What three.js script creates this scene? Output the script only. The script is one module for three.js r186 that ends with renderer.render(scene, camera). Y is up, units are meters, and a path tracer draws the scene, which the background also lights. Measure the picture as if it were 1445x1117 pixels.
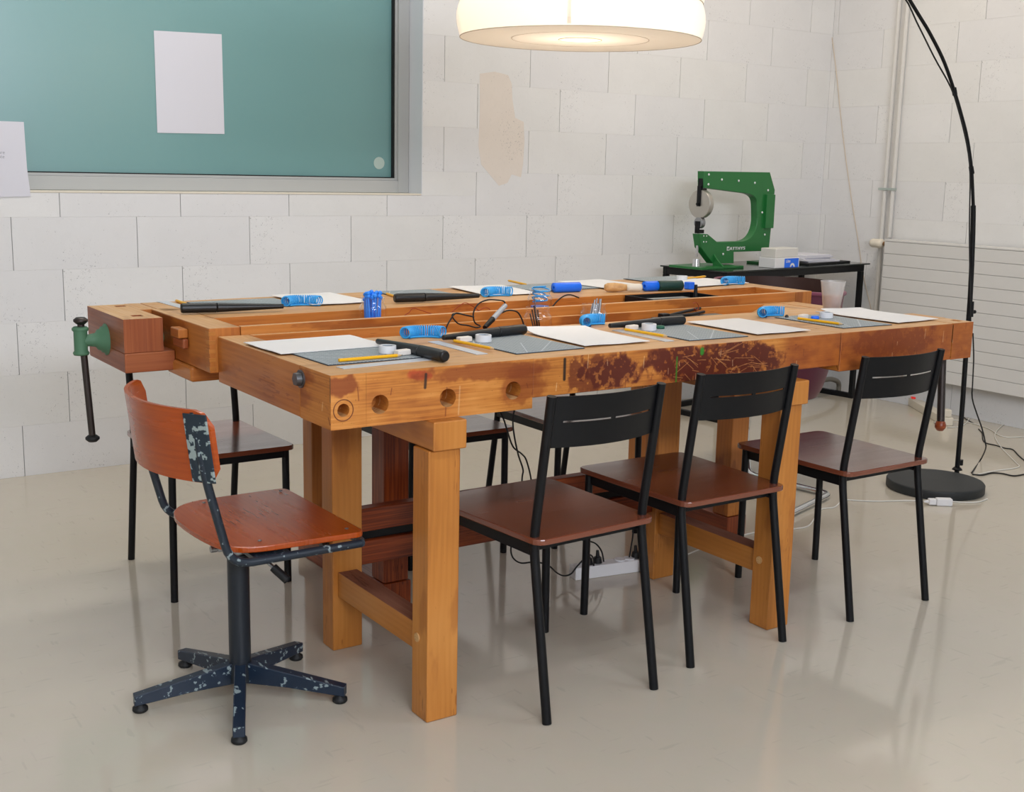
import * as THREE from 'three';
import { RoundedBoxGeometry } from 'three/addons/geometries/RoundedBoxGeometry.js';
import { mergeGeometries, mergeVertices, toCreasedNormals } from 'three/addons/utils/BufferGeometryUtils.js';
import { RectAreaLightUniformsLib } from 'three/addons/lights/RectAreaLightUniformsLib.js';
import { FontLoader } from 'three/addons/loaders/FontLoader.js';
import { TextGeometry } from 'three/addons/geometries/TextGeometry.js';
import { Brush, Evaluator, SUBTRACTION } from 'three-bvh-csg';

// ------------------------------------------------------------------ camera, exposure, lights
const scene = new THREE.Scene();
const F_PX = 1691.19, CX = 722.5, CY = 558.5;
const camera = new THREE.PerspectiveCamera(2 * Math.atan(CY / F_PX) * 180 / Math.PI, 1445 / 1117, 0.05, 60);
camera.position.set(-1.0956, 1.29023, 2.30534);
camera.rotation.set(-0.186285, -0.596527, 0.0217825, 'YXZ');
camera.updateMatrixWorld(true);
const renderer = new THREE.WebGLRenderer({ antialias: true });
renderer.toneMapping = THREE.LinearToneMapping;
renderer.toneMappingExposure = 0.82;
renderer.shadowMap.enabled = true;
RectAreaLightUniformsLib.init();
scene.background = new THREE.Color(0x000000);

const ROOM = { x0: -3.4, x1: 4.64, z0: -2.808, z1: 4.9, h: 3.2 };
function areaLight(w, h, nits, color, pos, target) {
  const l = new THREE.RectAreaLight(color, nits, w, h);
  l.position.set(...pos); l.lookAt(...target); l.castShadow = true; scene.add(l); return l;
}
const ADDED_WIN = { w: 3.4, h: 0.6, x: -0.7, y: 2.45, nits: 27, color: 0xeef3ff };      // unseen window added behind the camera to light the bench fronts
const TUBES = [[-0.7, 1.5], [2.5, 1.5], [0.4, -1.75], [3.2, -1.6]];                              // ceiling luminaires (x, z)
const TUBE = { w: 1.5, d: 0.3, nits: z => z > 0 ? 14 : 17, color: (z, x) => z > 0 ? 0xeef4ff : x > 2 ? 0xffefdc : 0xfdf8f2 };   // cool tubes in the room, warm ones along the wall
areaLight(ADDED_WIN.w, ADDED_WIN.h, ADDED_WIN.nits, ADDED_WIN.color, [ADDED_WIN.x, ADDED_WIN.y, ROOM.z1 - 0.03], [ADDED_WIN.x, ADDED_WIN.y, 0]);
for (const [x, z] of TUBES) areaLight(TUBE.w, TUBE.d, TUBE.nits(z), TUBE.color(z, x), [x, ROOM.h - 0.085, z], [x, 0, z]);
const BULB = { candela: 0.6, color: 0xffecd6, pos: [1.09, 1.80, -0.60] };

// ------------------------------------------------------------------ picking a point of the place from a pixel
const ray = (px, py) => new THREE.Vector3((px - CX) / F_PX, -(py - CY) / F_PX, -1).applyQuaternion(camera.quaternion);
function at(px, py, axis, val) {
  const d = ray(px, py), o = camera.position, t = (val - o[axis]) / d[axis];
  return new THREE.Vector3(o.x + d.x * t, o.y + d.y * t, o.z + d.z * t);
}
const V = (x, y, z) => new THREE.Vector3(x, y, z);

// ------------------------------------------------------------------ naming
const used = {};
function numbered(n) { const k = used[n] = (used[n] ?? -1) + 1; return k ? `${n}_${String(k).padStart(3, '0')}` : n; }
function thing(name, label, category, pos = [0, 0, 0], turn = 0, group) {
  const o = new THREE.Group(); o.name = numbered(name); scene.add(o);
  o.position.set(...pos); o.rotation.y = turn; o.userData = { label, category };
  if (group) o.userData.group = group;
  return o;
}
function part(parent, name, geo, mat, label) {
  const m = new THREE.Mesh(geo, mat); m.name = name; m.castShadow = m.receiveShadow = true; parent.add(m);
  if (label) m.userData.label = label;
  return m;
}
function single(name, geo, mat, label, category, group, pos, turn) {
  const m = new THREE.Mesh(geo, mat); m.name = numbered(name); m.castShadow = m.receiveShadow = true; scene.add(m);
  m.userData = { label, category }; if (group) m.userData.group = group;
  if (pos) m.position.set(...pos); if (turn) m.rotation.y = turn;
  return m;
}
function struct(name, label) {
  const o = new THREE.Group(); o.name = numbered(name); scene.add(o); o.userData = { kind: 'structure', label, category: name.split('_')[0] }; return o;
}
function dup(root, pos, turn, label, group) {
  const r = root.clone(); r.name = numbered(root.name.replace(/_\d{3}$/, '')); r.userData = { ...root.userData }; scene.add(r);
  r.position.set(...pos); r.rotation.y = turn;
  if (label) r.userData.label = label; if (group) r.userData.group = group;
  return r;
}

// ------------------------------------------------------------------ geometry helpers
const PI = Math.PI;
function B(x0, x1, y0, y1, z0, z1, r = 0.003) {
  const w = Math.abs(x1 - x0), h = Math.abs(y1 - y0), d = Math.abs(z1 - z0);
  const g = r > 0 ? new RoundedBoxGeometry(w, h, d, 1, Math.min(r, w * .45, h * .45, d * .45)) : new THREE.BoxGeometry(w, h, d);
  g.translate((x0 + x1) / 2, (y0 + y1) / 2, (z0 + z1) / 2); return g;
}
function boxUV(g, grain = 'x', ou = 0, ov = 0) {
  const geo = g.index ? g.toNonIndexed() : g, p = geo.attributes.position, n = geo.attributes.normal, uv = new Float32Array(p.count * 2);
  for (let i = 0; i < p.count; i++) {
    const P = { x: p.getX(i), y: p.getY(i), z: p.getZ(i) }, ax = Math.abs(n.getX(i)), ay = Math.abs(n.getY(i)), az = Math.abs(n.getZ(i));
    const N = ax > ay && ax > az ? 'x' : ay > az ? 'y' : 'z', o = ['x', 'y', 'z'].filter(k => k !== N);
    let a = o[0], b = o[1]; if (b === grain) [a, b] = [b, a];
    const end = N === grain;
    uv[2 * i] = (end ? P[b] * .5 + .62 : P[a]) + ou; uv[2 * i + 1] = (end ? P[a] : P[b]) + (N === 'y' ? .37 : 0) + ov;
  }
  geo.setAttribute('uv', new THREE.BufferAttribute(uv, 2)); return geo;
}
const clean = g => { const r = g.index ? g.toNonIndexed() : g; for (const k of Object.keys(r.attributes)) if (!['position', 'normal', 'uv'].includes(k)) r.deleteAttribute(k); return r; };
const merge = list => mergeGeometries(list.map(clean));
function tube(pts, r, seg = 24, rad = 8, closed = false, tension = 0.5) {
  const c = new THREE.CatmullRomCurve3(pts.map(p => p.isVector3 ? p : V(...p)), closed, 'catmullrom', tension);
  return new THREE.TubeGeometry(c, seg, r, rad, closed);
}
function rod(a, b, r0, r1 = r0, seg = 12) {            // r0 at a, r1 at b
  const A = a.isVector3 ? a : V(...a), C = b.isVector3 ? b : V(...b), d = C.clone().sub(A), g = new THREE.CylinderGeometry(r1, r0, d.length(), seg);
  g.translate(0, d.length() / 2, 0);
  g.applyQuaternion(new THREE.Quaternion().setFromUnitVectors(V(0, 1, 0), d.normalize())); g.translate(A.x, A.y, A.z); return g;
}
function pipe(pts, r, rad = 10, bend = 0.03) {          // a tube with straight runs and rounded bends
  const P = pts.map(p => p.isVector3 ? p : V(...p)), path = new THREE.CurvePath();
  let prev = P[0];
  for (let i = 1; i < P.length; i++) {
    if (i === P.length - 1) { path.add(new THREE.LineCurve3(prev, P[i])); break; }
    const a = P[i].clone().sub(P[i - 1]), b = P[i + 1].clone().sub(P[i]), k = Math.min(bend, a.length() * .45, b.length() * .45);
    const s = P[i].clone().addScaledVector(a.normalize(), -k), e = P[i].clone().addScaledVector(b.normalize(), k);
    path.add(new THREE.LineCurve3(prev, s)); path.add(new THREE.QuadraticBezierCurve3(s, P[i], e)); prev = e;
  }
  const pos = [], frames = [];
  for (const c of path.curves) { const n = c.isLineCurve3 ? 1 : 6; for (let i = pos.length ? 1 : 0; i <= n; i++) { pos.push(c.getPoint(i / n)); frames.push(c.getTangent(i / n)); } }
  const v = [], nn = [], uv = [], idx = []; let N = V(0, 1, 0); if (Math.abs(frames[0].y) > .9) N = V(1, 0, 0);
  let run = 0;
  for (let i = 0; i < pos.length; i++) {
    const T = frames[i]; N = N.clone().addScaledVector(T, -N.dot(T)).normalize(); const Bn = T.clone().cross(N);
    if (i) run += pos[i].distanceTo(pos[i - 1]);
    for (let j = 0; j <= rad; j++) {
      const a = j / rad * 2 * PI, d = N.clone().multiplyScalar(Math.cos(a)).addScaledVector(Bn, Math.sin(a));
      v.push(pos[i].x + d.x * r, pos[i].y + d.y * r, pos[i].z + d.z * r); nn.push(d.x, d.y, d.z); uv.push(run, j / rad * r * 6);
      if (i && j < rad) { const q = (i - 1) * (rad + 1) + j; idx.push(q, q + 1, q + rad + 1, q + 1, q + rad + 2, q + rad + 1); }
    }
  }
  for (const [e, sgn] of [[0, -1], [pos.length - 1, 1]]) {
    const b0 = v.length / 3, T = frames[e]; v.push(pos[e].x, pos[e].y, pos[e].z); nn.push(T.x * sgn, T.y * sgn, T.z * sgn); uv.push(0, 0);
    for (let j = 0; j <= rad; j++) { const q = e * (rad + 1) + j; v.push(v[q * 3], v[q * 3 + 1], v[q * 3 + 2]); nn.push(T.x * sgn, T.y * sgn, T.z * sgn); uv.push(0, 0); }
    for (let j = 0; j < rad; j++) sgn > 0 ? idx.push(b0, b0 + 1 + j, b0 + 2 + j) : idx.push(b0, b0 + 2 + j, b0 + 1 + j);
  }
  const g = new THREE.BufferGeometry(); g.setAttribute('position', new THREE.Float32BufferAttribute(v, 3)); g.setAttribute('normal', new THREE.Float32BufferAttribute(nn, 3)); g.setAttribute('uv', new THREE.Float32BufferAttribute(uv, 2)); g.setIndex(idx); return g;
}
function lathe(pts, seg = 24) { return new THREE.LatheGeometry(pts.map(p => new THREE.Vector2(...p)), seg); }
function alongX(g) { return g.rotateZ(-PI / 2); }     // +y -> +x
// closed shell from a surface grid f(u, v) -> Vector3, given thickness direction g(u, v)
function slab(f, nu, nv, off) {
  const v = [], idx = [], uv = [], W = nv + 1, H = nu + 1;
  for (let s = 0; s < 2; s++) for (let i = 0; i <= nu; i++) for (let j = 0; j <= nv; j++) {
    const p = f(i / nu, j / nv); if (s) p.add(off(i / nu, j / nv)); v.push(p.x, p.y, p.z); uv.push(i / nu, j / nv);
  }
  const K = W * H;
  for (let i = 0; i < nu; i++) for (let j = 0; j < nv; j++) { const a = i * W + j, b = a + 1, c = a + W, d = c + 1; idx.push(a, b, c, b, d, c, K + a, K + c, K + b, K + b, K + c, K + d); }
  const edge = (a, b) => idx.push(a, K + a, b, b, K + a, K + b);
  for (let j = 0; j < nv; j++) { edge(j + 1, j); edge(nu * W + j, nu * W + j + 1); }
  for (let i = 0; i < nu; i++) { edge(i * W, (i + 1) * W); edge((i + 1) * W + nv, i * W + nv); }
  let g = new THREE.BufferGeometry(); g.setAttribute('position', new THREE.Float32BufferAttribute(v, 3)); g.setAttribute('uv', new THREE.Float32BufferAttribute(uv, 2)); g.setIndex(idx);
  g.computeVertexNormals(); return toCreasedNormals(g, 0.7);
}

// ------------------------------------------------------------------ noise and textures
function rng(seed) { let s = seed >>> 0; return () => { s = (s + 0x6D2B79F5) | 0; let t = Math.imul(s ^ (s >>> 15), 1 | s); t = (t + Math.imul(t ^ (t >>> 7), 61 | t)) ^ t; return ((t ^ (t >>> 14)) >>> 0) / 4294967296; }; }
const hash = (x, y, s) => { let h = Math.imul(x, 374761393) ^ Math.imul(y, 668265263) ^ Math.imul(s, 1274126177); h = Math.imul(h ^ (h >>> 13), 1274126177); return ((h ^ (h >>> 16)) >>> 0) / 4294967296; };
function vn(x, y, px, py, s) {       // value noise, periodic over px, py cells
  const xi = Math.floor(x), yi = Math.floor(y), fx = x - xi, fy = y - yi, u = fx * fx * (3 - 2 * fx), w = fy * fy * (3 - 2 * fy);
  const m = (a, n) => ((a % n) + n) % n, x0 = m(xi, px), x1 = m(xi + 1, px), y0 = m(yi, py), y1 = m(yi + 1, py);
  const a = hash(x0, y0, s), b = hash(x1, y0, s), c = hash(x0, y1, s), d = hash(x1, y1, s);
  return (a + (b - a) * u) * (1 - w) + (c + (d - c) * u) * w;
}
function fbm(x, y, px, py, s, o = 4) { let v = 0, a = .5, t = 0; for (let i = 0; i < o; i++) { v += a * vn(x, y, px, py, s + i); t += a; a *= .5; x *= 2; y *= 2; px *= 2; py *= 2; } return v / t; }
const clamp = (x, a = 0, b = 1) => Math.min(b, Math.max(a, x)), smooth = (a, b, x) => { const t = clamp((x - a) / (b - a)); return t * t * (3 - 2 * t); };
const mixc = (a, b, t) => [a[0] + (b[0] - a[0]) * t, a[1] + (b[1] - a[1]) * t, a[2] + (b[2] - a[2]) * t];
const hex = h => [h >> 16 & 255, h >> 8 & 255, h & 255];
function tex(w, h, fn, srgb = true, sizeX = 1, sizeY = 1) {
  const d = new Uint8Array(w * h * 4);
  for (let y = 0; y < h; y++) for (let x = 0; x < w; x++) { const c = fn((x + .5) / w, (y + .5) / h), i = (y * w + x) * 4; d[i] = clamp(c[0], 0, 255); d[i + 1] = clamp(c[1], 0, 255); d[i + 2] = clamp(c[2], 0, 255); d[i + 3] = 255; }
  const t = new THREE.DataTexture(d, w, h, THREE.RGBAFormat); t.wrapS = t.wrapT = THREE.RepeatWrapping; t.magFilter = THREE.LinearFilter; t.minFilter = THREE.LinearMipmapLinearFilter; t.generateMipmaps = true;
  if (srgb) t.colorSpace = THREE.SRGBColorSpace; t.repeat.set(1 / sizeX, 1 / sizeY); t.needsUpdate = true; return t;
}
const grey = v => [v, v, v];
function woodMaps(o) {      // one tile is 1.28 m along the grain and 0.32 m across
  const { light, mid, dark, seed = 1, streak = .6, stain = 0, stainC = 0x5a2a12, scratch = 0, w = 1024, h = 256, contrast = 1 } = o;
  const L = hex(light), M = hex(mid), D = hex(dark), S = hex(stainC);
  const f = (u, v) => {
    const warp = fbm(u * 4, v * 4, 4, 4, seed + 9, 3) - .5;
    const ring = .5 + .5 * Math.sin((v * 40 + warp * 3.2) * 2 * PI / 2);
    const fine = fbm(u * 10, v * 110, 10, 110, seed, 3), pore = vn(u * 60, v * 256, 60, 256, seed + 3), big = fbm(u * 4, v * 3, 4, 3, seed + 5, 4);
    let t = clamp(.5 + ((ring - .5) * .10 + (fine - .5) * streak + (big - .5) * .8) * contrast);
    let c = t < .5 ? mixc(D, M, t * 2) : mixc(M, L, t * 2 - 1);
    const fk = vn(u * 46, v * 150, 46, 150, seed + 13) * vn(u * 9, v * 7, 9, 7, seed + 15); if (fk > .60) c = mixc(c, D, smooth(.60, .74, fk) * .9);
    if (pore > .96) c = mixc(c, D, .4);
    if (stain) { const s = fbm(u * 7, v * 5, 7, 5, seed + 21, 5); c = mixc(c, S, smooth(.58, .72, s) * stain); }
    return c;
  };
  return { map: tex(w, h, f, true, 1.28, .32), rough: tex(512, 128, (u, v) => grey(120 + 90 * fbm(u * 8, v * 20, 8, 20, seed + 40, 4)), false, 1.28, .32) };
}
function woodMat(o, rough = .5, extra = {}) { const m = woodMaps(o); return new THREE.MeshPhysicalMaterial({ map: m.map, roughnessMap: m.rough, roughness: rough * 1.5, bumpMap: m.rough, bumpScale: .0006, ...extra }); }
const std = (c, roughness = .5, metalness = 0, extra = {}) => new THREE.MeshStandardMaterial({ color: c, roughness, metalness, ...extra });

const M = {};
M.benchTop = woodMat({ light: 0xdfb98c, mid: 0xd0a06a, dark: 0xb07f4e, seed: 11, streak: .5, stain: .35, stainC: 0x8a5a34 }, .5);
M.benchSide = woodMat({ light: 0xd68f45, mid: 0xbf7530, dark: 0x97501b, seed: 23, streak: .25, stain: .45, stainC: 0x7c3c14 }, .42);
M.leg = woodMat({ light: 0xd3914a, mid: 0xc17c35, dark: 0xa06024, seed: 31, streak: .2, stain: .3, stainC: 0x8a4a1c }, .4);
M.redwood = woodMat({ light: 0x9c4a1e, mid: 0x7d3413, dark: 0x551d0a, seed: 41, streak: .9, contrast: 1.3 }, .38);
M.redVise = woodMat({ light: 0xb0673a, mid: 0x98502a, dark: 0x703418, seed: 47, streak: .5, stain: .4, stainC: 0x5e2410 }, .42);
M.dusty = woodMat({ light: 0x9a6a52, mid: 0x85543f, dark: 0x6d3f2c, seed: 51, streak: .3 }, .75);
M.seat = woodMat({ light: 0x8a4c34, mid: 0x763e2a, dark: 0x5a2c1d, seed: 61, streak: .4 }, .24, { clearcoat: .6, clearcoatRoughness: .14 });
M.ply = woodMat({ light: 0xc86012, mid: 0xb04a09, dark: 0x8c3506, seed: 71, streak: .3, contrast: .8 }, .26, { clearcoat: .3, clearcoatRoughness: .25 });
M.knobWood = woodMat({ light: 0xa8552a, mid: 0x8c3f1c, dark: 0x6b2c10, seed: 77 }, .35);
M.beech = woodMat({ light: 0xe2bb87, mid: 0xd3a56c, dark: 0xb5834c, seed: 79 }, .5);
M.black = new THREE.MeshPhysicalMaterial({ color: 0x080a0e, roughness: .45, specularIntensity: .6 });
M.blackMatte = std(0x111315, .6);
M.tool = std(0x121416, .38);
M.steel = std(0x9a9da0, .32, .9);
M.boltSteel = std(0x66686a, .4, .8);
M.darkSteel = std(0x4a4442, .38, .85);
M.chrome = std(0xd8dadc, .12, 1);
M.alu = std(0xb9bec4, .35, .85);
M.white = std(0xe9e9ea, .5);
M.paper = std(0xe9e8e6, .85);
M.paperCool = std(0xdcdce4, .85);
M.eraser = std(0xe6ded4, .7);
M.yellow = std(0xf4b60e, .4);
M.pencilWood = std(0xd8b98c, .7);
M.lead = std(0x2a2a2c, .5);
M.skyblue = std(0x37a6ea, .35);
M.blue = std(0x1470f5, .38);
M.stickBlue = std(0x2b92ff, .35);
M.deepgreen = std(0x08362e, .5);
M.green = std(0x1d6e33, .38);
M.castGreen = std(0x4f7a5c, .55);
M.purple = std(0x5c2238, .4);
M.brownPad = std(0x3a2018, .6);
M.cream = std(0xe4dccb, .45);
M.whiteCord = std(0xdcdad2, .5);
M.clearGlass = new THREE.MeshPhysicalMaterial({ color: 0xffffff, roughness: .02, transmission: 1, thickness: 0, ior: 1.5 });

// painted concrete block: white paint with open pores
const pore = (u, v, s) => { const big = fbm(u * 5, v * 5, 5, 5, s + 7, 4), p = vn(u * 300, v * 300, 300, 300, s), q = vn(u * 120, v * 120, 120, 120, s + 2); return smooth(.86 - .17 * smooth(.5, .8, big), .98 - .09 * smooth(.5, .8, big), p * .75 + q * .25); };
const blockMap = tex(1024, 1024, (u, v) => { const k = pore(u, v, 5), b = fbm(u * 6, v * 6, 6, 6, 77, 4); return mixc(mixc([228, 228, 227], [234, 234, 233], b), [168, 168, 170], k * .6); }, true, .9, .9);
const blockBump = tex(1024, 1024, (u, v) => grey(215 - 120 * pore(u, v, 5) - 30 * fbm(u * 80, v * 80, 80, 80, 3, 3)), false, .9, .9);
const blockMats = [0, 1, 2].map(i => { const o = t => { const c = t.clone(); c.offset.set(i * .31, i * .17); c.needsUpdate = true; return c; }; return new THREE.MeshStandardMaterial({ map: o(blockMap), bumpMap: o(blockBump), bumpScale: .0016, roughness: .75, color: [0xffffff, 0xfdfdfc, 0xfbfbfc][i] }); });
M.mortar = std(0x8f8f90, .9);
M.plaster = std(0xd9d8d5, .8);
M.reveal = std(0xdde0e5, .6);
M.frame = std(0xb6b8b7, .45);
M.gasket = std(0x07090a, .6);

// ------------------------------------------------------------------ floor, walls, ceiling
const scuff = (u, v) => { const a = fbm(u * 5, v * 5, 5, 5, 3, 5), b = fbm(u * 40, v * 40, 40, 40, 9, 3), l = fbm(u * 190, v * 30, 190, 30, 17, 3), l2 = fbm(u * 26, v * 200, 26, 200, 19, 3); return [a, b, smooth(.77, .84, l) * .5 + smooth(.78, .84, l2) * .5]; };
M.floor = new THREE.MeshPhysicalMaterial({
  map: tex(1024, 1024, (u, v) => { const [a, b, s] = scuff(u, v); const c = mixc([197, 188, 171], [205, 197, 181], a * .8 + b * .2); return mixc(c, [150, 144, 134], s * .3); }, true, 2.4, 2.4),
  roughnessMap: tex(512, 512, (u, v) => { const [a, b, s] = scuff(u, v); return grey(100 + 35 * a + 20 * b + 60 * s); }, false, 2.4, 2.4), roughness: .19, ior: 1.55 });
{
  const f = struct('floor', 'glossy beige epoxy floor');
  part(f, 'slab', boxUV(B(ROOM.x0 - .2, ROOM.x1 + .2, -.12, 0, ROOM.z0 - .2, ROOM.z1 + .2, 0), 'x'), M.floor);
  const c = struct('ceiling', 'white painted ceiling');
  part(c, 'slab', B(ROOM.x0 - .2, ROOM.x1 + .2, ROOM.h, ROOM.h + .12, ROOM.z0 - .2, ROOM.z1 + .2, 0), M.plaster);
}
const COURSE = .2125, ROWS = 15, OPEN = { a0: -1.4, a1: 1.827, y0: 1.16, y1: 2.62 };
const blockGeo = {};
function blocks(parent, a0, a1, place, offs, open) {
  let n = 0; const R = rng(7);
  const put = (p0, p1, y0, y1) => {
    const w = p1 - p0, h = y1 - y0; if (w < .012 || h < .012) return;
    const key = w.toFixed(3) + 'x' + h.toFixed(3) + place.axis;
    if (!blockGeo[key]) { const g = new RoundedBoxGeometry(place.axis === 'x' ? w : .02, h, place.axis === 'x' ? .02 : w, 1, .0007); blockGeo[key] = boxUV(g, place.axis); }
    const m = part(parent, 'block', blockGeo[key], blockMats[Math.floor(R() * 3)]);
    const c = (p0 + p1) / 2, y = (y0 + y1) / 2; place.axis === 'x' ? m.position.set(c, y, place.at - .01) : m.position.set(place.at + .01, y, c); n++;
  };
  for (let k = 0; k < ROWS; k++) {
    const y0 = k * COURSE + .0001, y1 = (k + 1) * COURSE - .0001, off = offs[k % 2];
    for (let i = Math.floor((a0 - off) / .5) - 1; off + i * .5 < a1; i++) {
      let p0 = Math.max(a0, off + i * .5 + .0013), p1 = Math.min(a1, off + (i + 1) * .5 - .0013); if (a1 - p1 < .03) p1 = a1; if (p1 - p0 < .03) continue;
      if (open && y1 > open.y0 && y0 < open.y1 && p1 > open.a0 && p0 < open.a1) {
        if (y0 < open.y0) put(p0, p1, y0, open.y0); if (y1 > open.y1) put(p0, p1, open.y1, y1);
        const ya = Math.max(y0, open.y0), yb = Math.min(y1, open.y1);
        if (p0 < open.a0) put(p0, open.a0, ya, yb); if (p1 > open.a1) put(open.a1, p1, ya, yb);
      } else put(p0, p1, y0, y1);
    }
  }
}
{
  const w = struct('wall_back', 'white painted concrete block wall');
  const zf = ROOM.z0 - .0045, zb = ROOM.z0 - .25, hx = ROOM.h;
  part(w, 'mortar', merge([B(ROOM.x0 - .2, OPEN.a0, 0, hx, zb, zf, 0), B(OPEN.a1, ROOM.x1 + .2, 0, hx, zb, zf, 0), B(OPEN.a0, OPEN.a1, 0, OPEN.y0, zb, zf, 0), B(OPEN.a0, OPEN.a1, OPEN.y1, hx, zb, zf, 0)]), M.mortar);
  blocks(w, -.75, ROOM.x1, { axis: 'x', at: ROOM.z0 }, [.445, .135], OPEN);
  part(w, 'plaster_field', B(ROOM.x0, -.752, 0, hx, ROOM.z0 - .02, ROOM.z0, 0), M.plaster);
  // touched-up paint: beige fields with ragged edges
  const touch = (pts, name) => { const s = new THREE.Shape(); pts.forEach(([px, py], i) => { const p = at(px, py, 'z', ROOM.z0); i ? s.lineTo(p.x, p.y) : s.moveTo(p.x, p.y); }); const g = new THREE.ExtrudeGeometry(s, { depth: .0006, bevelEnabled: false }); g.translate(0, 0, ROOM.z0 + .0001); return part(w, name, boxUV(g, 'x'), M.touchUp); };
  M.touchUp = new THREE.MeshStandardMaterial({ map: blockMap, bumpMap: blockBump, bumpScale: .0016, roughness: .75, color: 0xfcf2e8 });
  touch([[677, 104], [698, 101], [717, 106], [722, 118], [723, 140], [727, 166], [739, 172], [740, 200], [738, 232], [735, 250], [722, 246], [716, 258], [704, 262], [695, 251], [679, 232], [675, 205], [677, 160]], 'paint_patch');
  const r = struct('wall_right', 'white painted concrete block wall with radiator');
  part(r, 'mortar', B(ROOM.x1 + .0045, ROOM.x1 + .25, 0, hx, ROOM.z0 - .25, ROOM.z1 + .2, 0), M.mortar);
  blocks(r, ROOM.z0, .2, { axis: 'z', at: ROOM.x1 }, [-2.27, -2.43]);
  part(r, 'plaster_field', B(ROOM.x1, ROOM.x1 + .02, 0, hx, .202, ROOM.z1, 0), M.plaster);
  const l = struct('wall_left', 'white plastered wall'); part(l, 'slab', B(ROOM.x0 - .2, ROOM.x0, 0, hx, ROOM.z0 - .2, ROOM.z1 + .2, 0), M.plaster);
  const f = struct('wall_front', 'white plastered wall with added high window');
  const wx0 = ADDED_WIN.x - ADDED_WIN.w / 2, wx1 = ADDED_WIN.x + ADDED_WIN.w / 2, wy0 = ADDED_WIN.y - ADDED_WIN.h / 2, wy1 = ADDED_WIN.y + ADDED_WIN.h / 2;
  part(f, 'slab', merge([B(ROOM.x0 - .2, wx0, 0, hx, ROOM.z1, ROOM.z1 + .2, 0), B(wx1, ROOM.x1 + .2, 0, hx, ROOM.z1, ROOM.z1 + .2, 0), B(wx0, wx1, 0, wy0, ROOM.z1, ROOM.z1 + .2, 0), B(wx0, wx1, wy1, hx, ROOM.z1, ROOM.z1 + .2, 0)]), M.plaster);
  const wn = struct('window_added_2', 'unseen high frosted window added behind the camera for front light');
  part(wn, 'pane', B(wx0, wx1, wy0, wy1, ROOM.z1 + .005, ROOM.z1 + .02, 0), new THREE.MeshStandardMaterial({ color: 0xf4f6f8, emissive: ADDED_WIN.color, emissiveIntensity: 2.2, roughness: .4 }));
  part(wn, 'window_frame', merge([B(wx0, wx1, wy0 - .05, wy0, ROOM.z1 - .02, ROOM.z1 + .03), B(wx0, wx1, wy1, wy1 + .05, ROOM.z1 - .02, ROOM.z1 + .03), B(wx0 - .05, wx0, wy0 - .05, wy1 + .05, ROOM.z1 - .02, ROOM.z1 + .03), B(wx1, wx1 + .05, wy0 - .05, wy1 + .05, ROOM.z1 - .02, ROOM.z1 + .03)]), M.frame);
  TUBES.forEach(([x, z]) => {
    const t = thing('ceiling_light', z > 0 ? 'cool white ceiling luminaire over the open floor' : 'warm white ceiling luminaire along the block wall', 'light', [x, ROOM.h, z], 0, 'ceiling luminaires');
    part(t, 'housing', B(-TUBE.w / 2 - .02, TUBE.w / 2 + .02, -.06, 0, -TUBE.d / 2 - .02, TUBE.d / 2 + .02, .005), M.white);
    part(t, 'diffuser', B(-TUBE.w / 2, TUBE.w / 2, -.075, -.061, -TUBE.d / 2, TUBE.d / 2, 0), new THREE.MeshStandardMaterial({ color: 0xffffff, emissive: TUBE.color(z, x), emissiveIntensity: 2.2 }));
  });
}
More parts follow.
